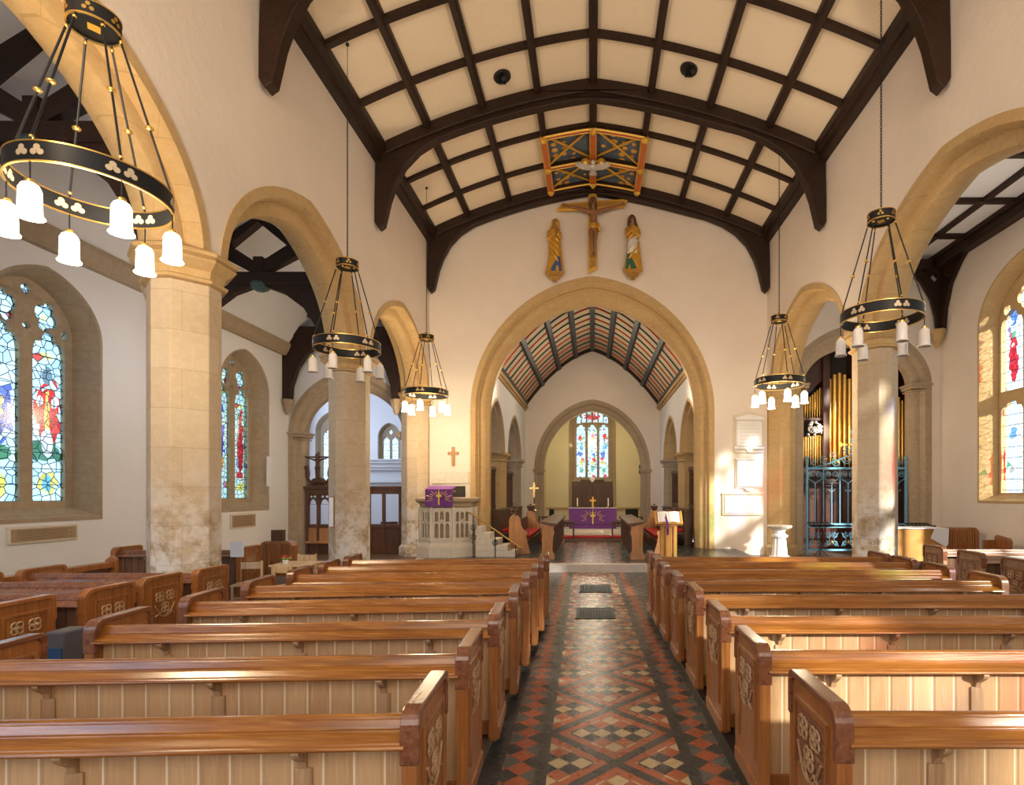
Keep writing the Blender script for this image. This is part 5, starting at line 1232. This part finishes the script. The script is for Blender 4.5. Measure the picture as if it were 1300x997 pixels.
o = M().box(-3.45, -3.38, YE-.06, YE-.01, 1.55, 1.95).build('framed_card', MT['oak_mid'], None, bevel=.005); rebase(o, (-3.42, YE, 1.55)); tag(o, 'small wooden framed card on the left jamb of the chancel arch', 'picture frame')

# fluted credence pedestal
r = empty('stone_pedestal', (5.62, 16.55, 0), 0, 'white fluted stone pedestal with a scalloped top beneath the wall tablets', 'pedestal')
n = 48
M().rings([[(q*(1+f*math.cos(12*2*PI*i/n))*math.cos(2*PI*i/n), q*(1+f*math.cos(12*2*PI*i/n))*math.sin(2*PI*i/n), z) for i in range(n)] for z, q, f in ((0, .30, 0), (.1, .30, 0), (.13, .22, .07), (.62, .17, .09), (.66, .17, 0))]).build('fluted_shaft', MT['marble'], r, smooth=True)
M().lathe([(.17, .66), (.24, .68), (.24, .74), (.17, .77), (.16, .86), (.22, .90)], n=24).build('collar', MT['marble'], r, smooth=True)
M().rings([[(q*(1+f*math.cos(10*2*PI*i/n))*math.cos(2*PI*i/n), q*(1+f*math.cos(10*2*PI*i/n))*math.sin(2*PI*i/n), z) for i in range(n)] for z, q, f in ((.90, .2, 0), (.95, .33, .06), (1.0, .36, .06), (1.03, .34, .06), (1.04, .05, 0))]).build('scalloped_top', MT['stone_pale'], r, smooth=True)

# ------------------------------------------------------------ pulpit
px, py = -4.18, 16.05
pu = empty('pulpit', (px, py, 0), 0, 'octagonal carved stone pulpit with open tracery niches', 'pulpit')
def og8(h, z, c=None): return octo(0, 0, h, h*.586 if c is None else c, z)
M().rings([og8(.86, 0), og8(.86, .12), og8(.82, .16), og8(.82, .50), og8(.74, .58), og8(.72, .62)]).build('base', MT['stone_pale'], pu, bevel=.01)
M().rings([og8(.66, .60), og8(.66, 1.62)]).build('core', MT['stone_grey'], pu)  # darker stone than the panels puts shade into the niches by colour
M().rings([og8(.70, 1.56), og8(.74, 1.62), og8(.76, 1.70), og8(.86, 1.76), og8(.86, 1.84), og8(.80, 1.87)]).build('cornice', MT['stone_grey'], pu, bevel=.008)
M().rings([og8(.72, .60), og8(.74, .66), og8(.70, .70)]).build('lower_string', MT['stone_pale'], pu)
for k in range(8):
    a = k*PI/4-PI/2; T = Matrix.Rotation(a+PI/2, 4, 'Z') @ Matrix.Translation((0, -.70, 0)); w = .70*math.tan(PI/8)
    holes = []
    for c in (-w*.52, 0, w*.52):
        hh = w*.19
        holes.append([(c-hh, .74), (c+hh, .74)]+[(c+x, 1.08+z) for x, z in reversed(arch2(hh, .08, 1.3, 5))])
        holes.append([(c-hh, 1.20), (c+hh, 1.20)]+[(c+x, 1.40+z) for x, z in reversed(arch2(hh, .08, 1.3, 5))])
    M().prism([[(-w, .68), (w, .68), (w, 1.58), (-w, 1.58)]]+holes, 'y', -.035, .0, T).build('tracery_panel', MT['stone_pale'], pu)
    mb = M().prism([[(-.13, 1.16), (0, 1.28), (.13, 1.16), (.11, 1.12), (0, 1.22), (-.11, 1.12)]], 'y', -.06, -.03, T)
    mb.box(-w-.03, -w+.03, -.07, .02, .62, 1.6, T); mb.build('buttress', MT['stone_pale'], pu, bevel=.006)
    if k in (0, 1, 7): M().ball((0, -.05, 1.47), .035, 8, T).build('carved_boss', MT['gold_paint'] if k == 0 else MT['stone_pale'], pu, smooth=True)
pf = empty('pulpit_fall', (-4.22, 15.2, 1.6), 0, 'purple pulpit cloth embroidered with a gold cross and rays', 'altar cloth')
M().grid(lambda u, v: (-4.60+.76*u, 15.17-.012*math.sin(u*9), 2.10-.48*v), 18, 6).grid(lambda u, v: (-4.60+.76*u, 15.17+.42*v, 2.10+.10*v), 4, 2).build('cloth', MT['purple'], pf, world=True, solid=.012)
M().box(-4.58, -3.86, 15.20, 15.60, 2.02, 2.07).build('desk_board', MT['oak_mid'], pf, world=True)
M().tube([(-4.22, 15.4, 1.84), (-4.22, 15.4, 2.04)], .04, 8).build('desk_stem', MT['brass'], pf, world=True)
def emblem(parent, x, y, z, s, m):
    mb = M().prism([[(x-.020*s, z-.18*s), (x+.020*s, z-.18*s), (x+.020*s, z+.06*s), (x+.075*s, z+.05*s), (x+.075*s, z+.12*s), (x+.02*s, z+.11*s), (x+.03*s, z+.18*s), (x, z+.20*s), (x-.03*s, z+.18*s), (x-.02*s, z+.11*s), (x-.075*s, z+.12*s), (x-.075*s, z+.05*s), (x-.02*s, z+.06*s)]], 'y', y-.010, y)
    mb.build('embroidered_cross', m, parent, world=True)
    mb = M()
    for k in range(13):
        a = PI*(-.12)+PI*1.24*k/12; r0, r1 = (.13*s, .20*s) if k % 2 else (.13*s, .25*s)
        c, q = math.cos(a)*1.5, math.sin(a)*1.0; mb.cur = 0
        mb.tube([(x+c*r0, y-.003, z+.02*s+q*r0), (x+c*r1, y-.003, z+.02*s+q*r1)], .008*s, 4)
    mb.build('embroidered_rays', m, parent, world=True)
emblem(pf, -4.22, 15.155, 1.84, .95, MT['yellow'])

# pulpit steps and brass hand rail
st = empty('pulpit_steps', (-3.0, 15.9, STEP_Z), 0, 'pale stone steps rising to the pulpit behind the front left pew', 'steps')
for k in range(5): M().box(-3.28, -3.10+.24*(4-k), 15.45, 16.12, .2+.17*k, .2+.17*(k+1)).build('step', MT['stone_pale'], st, world=True, bevel=.01)
hr = empty('hand_rail', (-2.7, 15.35, STEP_Z), 0, 'sloping brass hand rail on iron posts beside the pulpit steps', 'hand rail')
A = Vector((-3.38, 15.4, 1.42)); B = Vector((-2.05, 15.4, .50))
M().tube([A+Vector((-.08, 0, .03)), A, B, B+Vector((.10, 0, -.05))], .024, 8).build('brass_rail', MT['brass'], hr, world=True, smooth=True)
for t in (.04, .50, .93):
    p = A.lerp(B, t); mb = M().tube([(p.x, p.y, .2), (p.x, p.y, p.z-.02)], .014, 6)
    for d in (-1, 1):
        for zz in (.35, .62):
            if p.z-zz > .35: mb.tube([(p.x+d*(.10-.075*q/10)*math.sin(q*.55)*1.0, p.y, p.z-zz+.08*math.cos(q*.55)) for q in range(11)], .008, 5)
    mb.build('iron_post', MT['iron'], hr, world=True)

# ------------------------------------------------------------ choir stalls
def poppy(mb, x, y, z, s=1.0):
    for a, r_ in ((0, 0), (1.3, .085), (-1.3, .085), (2.5, .09), (-2.5, .09)): mb.ball((x+r_*s*math.sin(a), y, z+.10*s+r_*s*math.cos(a)*.9), .055*s, 8)
    mb.lathe([(.07*s, -.02), (.04*s, .03*s), (.05*s, .06*s)], (x, y, z), 8); mb.ball((x, y, z+.20*s), .04*s, 8)
def stall_end(x0, s, y, lab, grp):
    r = empty('stall_end', (x0, y, STEP_Z), 0, lab, 'choir stall end', grp)
    q = [(0, 0), (0, 1.02), (s*.06, 1.12), (s*.16, 1.17), (s*.27, 1.12), (s*.33, 1.02), (s*.36, .84), (s*.42, .72), (s*.50, .66), (s*.55, .66), (s*.56, .60), (s*.52, .54), (s*.55, .35), (s*.64, .0)]
    M().prism([q], 'y', -.045, .045).build('carved_side', MT['oak_mid'], r, bevel=.012)
    mb = M(); poppy(mb, s*.16, 0, 1.17); mb.build('poppyhead', MT['oak_dark'], r, smooth=True)
    return r
def stall(s, lab):
    X = s*1.92
    r = empty('choir_stall', (s*2.3, 18.2, STEP_Z), 0, 'oak choir stall bench with red cushions on the %s of the chancel' % lab, 'choir stall')
    a, b = sorted((s*1.88, s*2.34)); M().box(a, b, 16.35, 20.0, .58, .64).build('seat', MT['oak_mid'], r, world=True, bevel=.01)
    a, b = sorted((s*2.34, s*2.40)); M().box(a, b, 16.35, 20.0, STEP_Z, 1.15).build('back', MT['oak_dark'], r, world=True, bevel=.01)
    a, b = sorted((s*1.92, s*1.97)); M().box(a, b, 16.35, 20.0, STEP_Z, .58).build('front_board', MT['oak_dark'], r, world=True)
    for k in range(5):
        y = 16.5+.7*k; a, b = sorted((s*1.86, s*2.32)); o = M().box(a, b, y, y+.62, .64, .74).build('red_cushion', MT['red_cushion'], r, world=True, bevel=.03)
    return r
for s, lab in ((-1, 'left'), (1, 'right')):
    stall(s, lab)
    stall_end(s*2.45, -s, 16.25, 'tall oak stall end with carved poppyhead nearest on the %s of the chancel' % lab, None)
    stall_end(s*2.42, -s, 20.12, 'farther oak stall end with poppyhead on the %s of the chancel' % lab, None)
    # front desk
    d = empty('choir_desk', (s*1.15, 17.4, STEP_Z), 0, 'oak choir desk with scalloped end on the %s of the chancel' % lab, 'choir desk')
    q = [(s*1.02, .2), (s*1.02, .34), (s*1.07, .42), (s*1.06, .80), (s*1.02, .92), (s*1.05, 1.02), (s*1.0, 1.14), (s*1.0, 1.19), (s*1.42, 1.21), (s*1.42, 1.12), (s*1.36, 1.05), (s*1.36, .4), (s*1.42, .3), (s*1.42, .2)]
    M().prism([q], 'y', 14.86, 14.95).build('scalloped_end', MT['oak_mid'], d, world=True, bevel=.01)
    M().prism([[(p[0], p[1]) for p in q]], 'y', 19.9, 19.98).build('scalloped_end', MT['oak_mid'], d, world=True, bevel=.01)
    a, b = sorted((s*1.05, s*1.09)); M().box(a, b, 14.95, 19.9, .28, 1.12).build('front_panel', MT['oak_dark'], d, world=True)
    for k in range(9):
        y = 15.1+.58*k; a, b = sorted((s*1.02, s*1.05)); M().box(a, b, y-.03, y+.03, .3, 1.1).build('panel_post', MT['oak_dark'], d, world=True)
    M().prism([[(s*.97, 1.10), (s*.97, 1.17), (s*1.42, 1.23), (s*1.44, 1.20), (s*1.10, 1.10)]], 'y', 14.82, 20.0).build('book_slope', MT['oak_dark'], d, world=True, bevel=.01)
    # second row of stalls against the chancel wall
    r = empty('back_stall', (s*3.2, 19.6, STEP_Z), 0, 'dark oak stall backing along the %s chancel wall' % lab, 'choir stall')
    a, b = sorted((s*3.12, s*3.40)); M().box(a, b, 18.7, 24.5, STEP_Z, 1.35).box(a-.03, b+.03, 18.7, 24.5, 1.35, 1.42).build('panelled_back', MT['oak_dark'], r, world=True, bevel=.01)
    a, b = sorted((s*2.72, s*3.12)); M().box(a, b, 18.7, 24.5, .60, .66).build('seat', MT['oak_dark'], r, world=True)
    M().box(a, b, 18.9, 21.5, .66, .75).build('red_cushion', MT['red_cushion'], r, world=True, bevel=.03)
pc = empty('processional_cross', (-2.16, 20.45, STEP_Z), 0, 'brass processional cross on a pole behind the left choir stall', 'cross')
M().tube([(-2.16, 20.45, .3), (-2.16, 20.45, 1.9)], .02, 8).build('pole', MT['oak_dark'], pc, world=True)
M().ball((-2.16, 20.45, 1.55), .07, 10).lathe([(.03, 0), (.09, .05), (.03, .1)], (-2.16, 20.45, 1.30), 10).build('knop', MT['brass'], pc, world=True, smooth=True)
o = wcross('cross_head', 0, 0, 0, .55, .17, .035, MT['brass'], None, pc); o.location = (0, 0, 1.62)
M().box(-2.36, -1.96, 20.3, 20.6, .30, .36).build('stand', MT['oak_dark'], pc, world=True)

# ------------------------------------------------------------ lectern
lc = empty('lectern', (1.98, 14.35, STEP_Z), 0, 'golden oak lectern holding a wide book rest on clustered columns', 'lectern')
for dx, dy, w in ((0, 0, .085), (-.17, .0, .045), (.17, .0, .045), (0, .16, .06)): M().box(1.98+dx-w, 1.98+dx+w, 14.35+dy-.05, 14.35+dy+.05, .26, 1.18).build('column', MT['golden_oak'], lc, world=True, bevel=.015)
M().box(1.72, 2.24, 14.1, 14.7, STEP_Z, .28).build('base', MT['oak_mid'], lc, world=True, bevel=.02)
M().box(1.80, 2.16, 14.25, 14.55, 1.12, 1.20).tube([(1.75, 14.38, 1.2), (2.2, 14.38, 1.2)], .03, 8).build('collar', MT['oak_mid'], lc, world=True, bevel=.01)
T = Matrix.Translation((1.98, 14.38, 1.36)) @ Matrix.Rotation(math.radians(52), 4, 'X')
M().box(-.36, .36, -.20, .20, -.03, .0, T).box(-.36, .36, -.23, -.19, -.04, .05, T).box(-.36, -.32, -.20, .20, 0, .02, T).box(.32, .36, -.2, .2, 0, .02, T).build('book_rest', MT['golden_oak'], lc, world=True, bevel=.006)
bk = empty('open_book', (1.98, 14.33, 1.40), 0, 'large open book with white pages lying on the lectern', 'book')
for s in (-1, 1):
    M().grid(lambda u, v: (1.98, 0, 0) and tuple(T @ Vector((s*(.01+.27*u), -.175+.33*v, .012+.03*math.sin(PI*min(1, u*1.15))**.7))), 8, 2).build('pages', MT['paper'], bk, world=True, solid=.02)
    a, b = sorted((s*.01, s*.29)); M().box(a, b, -.18, .165, .001, .010, T).build('cover', MT['oak_dark'], bk, world=True)
mk = M(); pts = [T @ Vector((-.10, .16, .055)), T @ Vector((-.08, .0, .058)), T @ Vector((-.055, -.20, .07)), Vector((1.93, 14.13, 1.10)), Vector((1.94, 14.16, .92))]
mk.rings([[p+Vector((-.028, 0, 0)), p+Vector((.028, 0, 0)), p+Vector((.028, .004, .004)), p+Vector((-.028, .004, .004))] for p in pts])
o = mk.build('book_marker', MT['purple'], None); rebase(o, (1.93, 14.13, .9)); tag(o, 'long purple ribbon marker hanging from the open book', 'bookmark')

# ------------------------------------------------------------ altar and sanctuary
AY = 22.5
structure(M().box(-1.6, 1.6, 21.3, 24.2, .30, .42), 'trim_9', MT['stone_pale'], bevel=.01)
structure(M().box(-1.35, 1.35, 21.75, 24.0, .42, .54), 'trim_10', MT['stone_pale'], bevel=.01)
o = M().box(-1.55, 1.55, 20.62, 21.28, .30, .36).build('red_kneeler', MT['red_cushion'], None, bevel=.02); rebase(o, (0, 21, .3)); tag(o, 'long red kneeling strip in front of the altar steps', 'kneeler')
al = empty('altar', (0, AY, .54), 0, 'altar table draped to the step with linen', 'altar')
M().box(-.93, .97, AY+.02, AY+.75, .54, 1.33).build('table', MT['oak_dark'], al, world=True)
M().box(-.97, 1.01, AY-.02, AY+.80, 1.33, 1.38).build('linen', MT['white_cloth'], al, world=True, bevel=.01)
fr = empty('altar_frontal', (0.02, AY-.03, .54), 0, 'purple altar frontal with a gold rayed cross', 'altar cloth')
M().grid(lambda u, v: (-.95+1.94*u, AY-.045-.015*math.sin(u*22)*v, 1.375-.84*v), 60, 6).build('cloth', MT['purple'], fr, world=True, solid=.012)
emblem(fr, .02, AY-.075, .96, 1.35, MT['yellow'])
o = wcross('altar_cross', .02, AY+.4, 1.38, .46, .13, .035, MT['gold_paint'], 'gold cross standing in the middle of the altar')
for x, lab in ((-.62, 'left'), (.66, 'right')):
    r = empty('candlestick', (x, AY+.4, 1.38), 0, 'white candle in a low brass holder at the %s end of the altar' % lab, 'candlestick')
    M().lathe([(.07, 0), (.07, .015), (.025, .03), (.03, .06), (.045, .07), (.045, .08)], n=16).build('holder', MT['brass'], r, smooth=True)
    M().lathe([(.024, .08), (.024, .40), (.018, .41)], n=12).build('candle', MT['candle'], r, smooth=True)
ra = empty('communion_rail', (0, 20.45, .30), 0, 'dark wooden communion rail with open centre in front of the altar', 'altar rail')
for a, b in ((-1.30, -.66), (.70, 1.34)):
    M().box(a, b, 20.40, 20.50, .86, .93).build('top_rail', MT['oak_dark'], ra, world=True, bevel=.01)
    M().prism([[(a, .74), (b, .74), (b, .87), (a, .87)]]+[foil(a+.08+.12*k, .805, .04, 4) for k in range(5)], 'y', 20.43, 20.47).build('pierced_band', MT['oak_dark'], ra, world=True)
for x in (-1.28, -.70, .74, 1.32): M().box(x-.03, x+.03, 20.42, 20.48, .3, .88).build('rail_post', MT['oak_dark'], ra, world=True)
M().tube([(-.68, 20.45, .83), (.72, 20.45, .83)], .012, 6).build('gate_bar', MT['iron'], ra, world=True)
rd_ = empty('reredos', (0, SY-.12, .9), 0, 'dark oak panelled reredos below the east window', 'reredos')
M().box(-1.28, 1.28, SY-.14, SY-.02, .6, 2.72).build('panelling', MT['oak_dark'], rd_, world=True, bevel=.01)
for k in range(4): M().box(-1.28+.64*k+.04, -1.28+.64*(k+1)-.04, SY-.17, SY-.14, 1.1, 2.5).build('panel', MT['oak_dark'], rd_, world=True, bevel=.02)
M().box(-.75, .75, SY-.2, SY-.02, 2.66, 2.84).build('cresting', MT['oak_dark'], rd_, world=True, bevel=.02)
for s in (-1, 1): M().box(s*1.40-.1, s*1.40+.1, SY-.12, SY-.02, .6, 2.8).build('stone_shaft', MT['stone_grey'], rd_, world=True, bevel=.02)
M().prism([[(-.16, 2.98), (.16, 2.98), (.16, 2.84), (0, 2.66), (-.16, 2.84)]], 'y', SY-.26, SY-.20).build('shield', MT['silver'], rd_, world=True)
for s, lab in ((-1, 'left'), (1, 'right')):
    r = empty('wall_figure', (s*2.72, YC1+.9, 3.0), 0, 'dark carved figure hanging inside the %s of the sanctuary arch' % lab, 'carving')
    mb = M(); rq = random.Random(8+s)
    for k in range(9): mb.ball((s*2.72+rq.uniform(-.08, .08), YC1+.9, 2.9+.26*k), rq.uniform(.12, .20), 8, sx=.8, sy=.6)
    mb.build('carved_body', MT['verdigris'], r, world=True, smooth=True)
def armchair(x, y, rz, lab):
    r = empty('sanctuary_chair', (x, y, .30), rz, lab, 'chair')
    M().box(-.28, .28, -.25, .25, .42, .47).build('seat', MT['black'], r, bevel=.01)
    M().box(-.28, .28, .22, .27, .60, 1.02).build('backrest', MT['black'], r, bevel=.015)
    for a in (-.26, .26):
        for b in (-.23, .24): M().box(a-.02, a+.02, b-.02, b+.02, 0, 1.0 if b > 0 else .68).build('leg', MT['black'], r)
        M().box(a-.03, a+.03, -.25, .25, .66, .70).build('arm', MT['black'], r, bevel=.01)
armchair(1.75, 23.2, .3, 'black armchair to the right of the altar'); armchair(-1.95, 23.2, -1.2, 'black armchair to the left of the altar')

# ------------------------------------------------------------ floor gratings in the aisle
def grating(x0, x1, y0, y1, lab):
    r = empty('floor_grating', ((x0+x1)/2, y0, 0), 0, lab, 'grating')
    M().box(x0, x1, y0, y0+.03, 0, .012).box(x0, x1, y1-.03, y1, 0, .012).box(x0, x0+.03, y0, y1, 0, .012).box(x1-.03, x1, y0, y1, 0, .012).build('frame', MT['grate'], r, world=True)
    mb = M(); n = int((x1-x0)/.045)
    for k in range(n): mb.box(x0+.04+.045*k, x0+.055+.045*k, y0, y1, 0, .010)
    n = int((y1-y0)/.09)
    for k in range(1, n): mb.box(x0, x1, y0+.09*k, y0+.09*k+.018, 0, .010)
    mb.build('bars', MT['grate'], r, world=True)
    M().box(x0+.01, x1-.01, y0+.01, y1-.01, -.003, .004).build('duct_shade', MT['black'], r, world=True)  # flat black sheet imitating the shade below the bars
grating(-.27, .40, 11.05, 11.95, 'farther iron grating set in the tiled aisle'); grating(-.27, .36, 8.75, 9.55, 'nearer iron grating set in the tiled aisle')

# ------------------------------------------------------------ left aisle: children's corner, radiator covers, hassocks
def small_chair(x, y, rz, lab, k=1.0):
    r = empty('wooden_chair', (x, y, 0), rz, lab, 'chair', 'pale wooden chairs in the left aisle'); m = MT['pine_light']
    for a in (-.17, .17):
        M().box(a-.018, a+.018, .15, .185, 0, .82).build('leg', m, r, bevel=.006); M().box(a-.018, a+.018, -.19, -.155, 0, .44).build('leg', m, r, bevel=.006)
    M().box(-.20, .20, -.20, .19, .43, .46).build('seat', m, r, bevel=.01)
    M().box(-.17, .17, .158, .178, .68, .80).build('backrest', m, r, bevel=.01)
    M().box(-.16, .16, .160, .176, .28, .31).box(-.16, .16, -.18, -.165, .22, .25).build('stretcher', m, r)
    return r
small_chair(-5.88, 9.40, .25, 'pale wooden chair on the left of the low table')
small_chair(-5.05, 9.22, 2.9, 'pale wooden chair on the near side of the low table, turned away')
small_chair(-5.52, 10.85, 3.1, 'pale wooden chair behind the low table')
small_chair(-4.72, 10.15, -1.2, 'pale wooden chair on the right of the low table')
tb = empty('low_table', (-5.3, 9.9, 0), 0, 'pale wooden table in the left aisle with flowers on it', 'table')
M().box(-5.88+.2, -5.12+.1, 9.65, 10.3, .70, .73).build('table_top', MT['pine_light'], tb, world=True, bevel=.008)
for x in (-5.62, -5.08):
    for y in (9.7, 10.25): M().box(x-.02, x+.02, y-.02, y+.02, 0, .70).build('leg', MT['pine_light'], tb, world=True)
fl = empty('flower_pot', (-5.48, 9.85, .73), 0, 'small pot of red and yellow flowers on the low table', 'flowers')
M().lathe([(.04, 0), (.055, .07), (.05, .075)], n=14).build('pot', MT['white_paint'], fl, smooth=True)
rq = random.Random(2)
for k in range(9): M().ball((rq.uniform(-.06, .06), rq.uniform(-.05, .05), .10+rq.uniform(0, .05)), .028, 8).build('flower', MT['rust_red'] if k % 3 else MT['yellow'], fl, smooth=True)
mb = M()
for k in range(7): mb.ball((rq.uniform(-.05, .05), rq.uniform(-.05, .05), .09), .03, 6, sz=.6)
mb.build('leaves', MT['green'], fl)
def rad_cover(x0, x1, y, h, lab, m, n=12):
    r = empty('radiator_cover', ((x0+x1)/2, y, 0), 0, lab, 'radiator cover'); w = x1-x0
    q = [(x0, 0), (x0, h-.12), (x0+.04, h-.04), (x0+.12, h), (x1-.12, h), (x1-.04, h-.04), (x1, h-.12), (x1, 0)]
    M().prism([q], 'y', y, y+.28).build('casing', m, r, world=True, bevel=.012)
    for k in range(n): M().box(x0+.06+(w-.12)*k/n, x0+.06+(w-.12)*(k+.62)/n, y-.02, y, .1, h-.06).build('slat', m, r, world=True, bevel=.004)
rad_cover(-7.85, -7.08, 13.0, .86, 'brown slatted radiator cover by the left aisle screen', MT['pew_end'])
o = M().box(-7.60, -7.34, 13.03, 13.20, .86, 1.12).build('dark_box', MT['oak_dark'], None, bevel=.01); rebase(o, (-7.47, 13.1, .86)); tag(o, 'small dark wooden box standing on the left radiator cover', 'box')
pp = empty('paper_sign', (-6.1, 9.44, .9), 0, 'blank white paper sign leaning on the short dark pew', 'sign')
M().box(-6.2, -5.98, 9.44, 9.45, .90, 1.16).build('sheet', MT['paper'], pp, world=True); M().box(-6.2, -5.98, 9.45, 9.46, .90, 1.16).build('backing_card', MT['white_paint'], pp, world=True)
hb = empty('hassock', (-4.64, 4.85, 0), 0, 'grey box hassock with a blue embroidered front standing by the dark pew', 'hassock')
M().box(-4.72, -4.56, 4.75, 4.98, 0, .80).build('grey_cover', plain('grey cloth', (.10, .10, .12), .9, 0, .1), hb, world=True, bevel=.02)
mb = M().box(-4.715, -4.565, 4.735, 4.75, .05, .66); mb.build('blue_front', MT['blue_cushion'], hb, world=True)
kn = empty('hassock', (-4.5, 6.9, 0), 0, 'blue hassock on the floor beside the foot of the big left pillar', 'hassock')
M().box(-4.75, -4.30, 6.80, 7.0, 0, .34).build('blue_cover', MT['blue_cushion'], kn, world=True, bevel=.03)
bx = M().box(-6.7, -6.45, 7.4, 7.6, .86, .96).build('red_booklet_stack', MT['red_cushion'], None); bpy.data.objects.remove(bx)

# chair with pink cushion and books under the left aisle arch
pk = empty('upholstered_chair', (-6.95, 18.9, 0), .4, 'dark wooden chair with a pink seat beyond the left aisle arch', 'chair')
M().box(-.28, .28, -.25, .25, .55, .63).build('pink_seat', MT['pink_cushion'], pk, bevel=.02)
M().box(-.28, .28, .24, .29, .5, 1.0).build('backrest', MT['oak_dark'], pk, bevel=.01)
for a in (-.26, .26):
    for b in (-.23, .25): M().box(a-.025, a+.025, b-.025, b+.025, 0, .56).build('leg', MT['oak_dark'], pk)
for k in range(4):
    bo = M().box(-.02, .02, -.09, .09, 0, .26).build('book', MT['paper'] if k % 2 == 0 else MT['gate_blue'], None, bevel=.003)
    bo.location = (-7.12+.055*k, 18.85, .64); bo.rotation_euler = (0, .12, .4)
    tag(bo, ('white' if k % 2 == 0 else 'blue')+' book standing %s in the row on the pink seated chair' % ('first', 'second', 'third', 'last')[k], 'book', 'books on the pink chair')

# ------------------------------------------------------------ right aisle
at = empty('clothed_table', (8.35, 14.4, 0), 0, 'table under an ochre cloth and a white linen runner in the right aisle', 'table')
M().box(7.72, 9.0, 14.15, 14.85, 0, 1.07).build('table', MT['oak_dark'], at, world=True)
M().grid(lambda u, v: (7.68+1.36*u, 14.10-.02*math.sin(u*17)*v-.03*v, 1.075-.82*v), 40, 5).build('ochre_cloth', MT['orange_cloth'], at, world=True, solid=.01)
M().box(7.62, 9.06, 14.06, 14.9, 1.075, 1.10).build('white_runner', MT['white_cloth'], at, world=True, bevel=.008)
M().prism([[(8.72, 1.10), (9.08, 1.10), (9.06, .70), (9.0, .62), (8.62, .84), (8.68, 1.0)]], 'y', 14.035, 14.05).build('hanging_linen', MT['white_cloth'], at, world=True)
rad_cover(9.85, 10.95, 15.6, 1.02, 'brown ribbed radiator cover in the right aisle behind the faded pews', MT['pew_end'], 14)
br = empty('bench', (10.7, 14.4, 0), 0, 'short brown bench with rounded end against the right aisle wall', 'bench')
M().prism([[(14.0, 0), (14.0, .78), (14.06, .84), (14.5, .90), (14.58, .84), (14.58, 0)]], 'x', 10.62, 10.68).build('bench_end', MT['pew_end'], br, world=True, bevel=.01)
M().box(10.3, 10.65, 14.5, 14.56, .1, .76).build('back_panel', MT['pew_end'], br, world=True); M().box(10.3, 10.65, 14.1, 14.5, .42, .46).build('seat', MT['pew_end'], br, world=True)
def stand(x, y, z, w, lab):
    r = empty('music_stand', (x, y, 0), 0, lab, 'music stand')
    M().tube([(x, y, .1), (x, y, z)], .014, 8).build('pole', MT['black'], r, world=True)
    mb = M()
    for k in range(3): a = 2*PI*k/3; mb.tube([(x, y, .25), (x+.25*math.cos(a), y+.25*math.sin(a), 0.0)], .010, 6)
    mb.build('tripod', MT['black'], r, world=True)
    T = Matrix.Translation((x, y, z)) @ Matrix.Rotation(math.radians(20), 4, 'X')
    M().prism([[(-w, -.16), (w, -.16), (w*.8, .16), (-w, .16)]]+[[(-w*.8+q*w*.32, -.1), (-w*.62+q*w*.32, -.1), (-w*.62+q*w*.32, .1), (-w*.8+q*w*.32, .1)] for q in range(5)], 'z', -.01, .01, T).box(-w, w, -.19, -.15, -.01, .05, T).build('desk', MT['black'], r, world=True)
stand(7.15, 17.3, 1.02, .36, 'black music stand in front of the blue gates, left of the right pillar')
stand(10.2, 17.2, 1.00, .40, 'black music stand under the right aisle arch, right of the pillar')
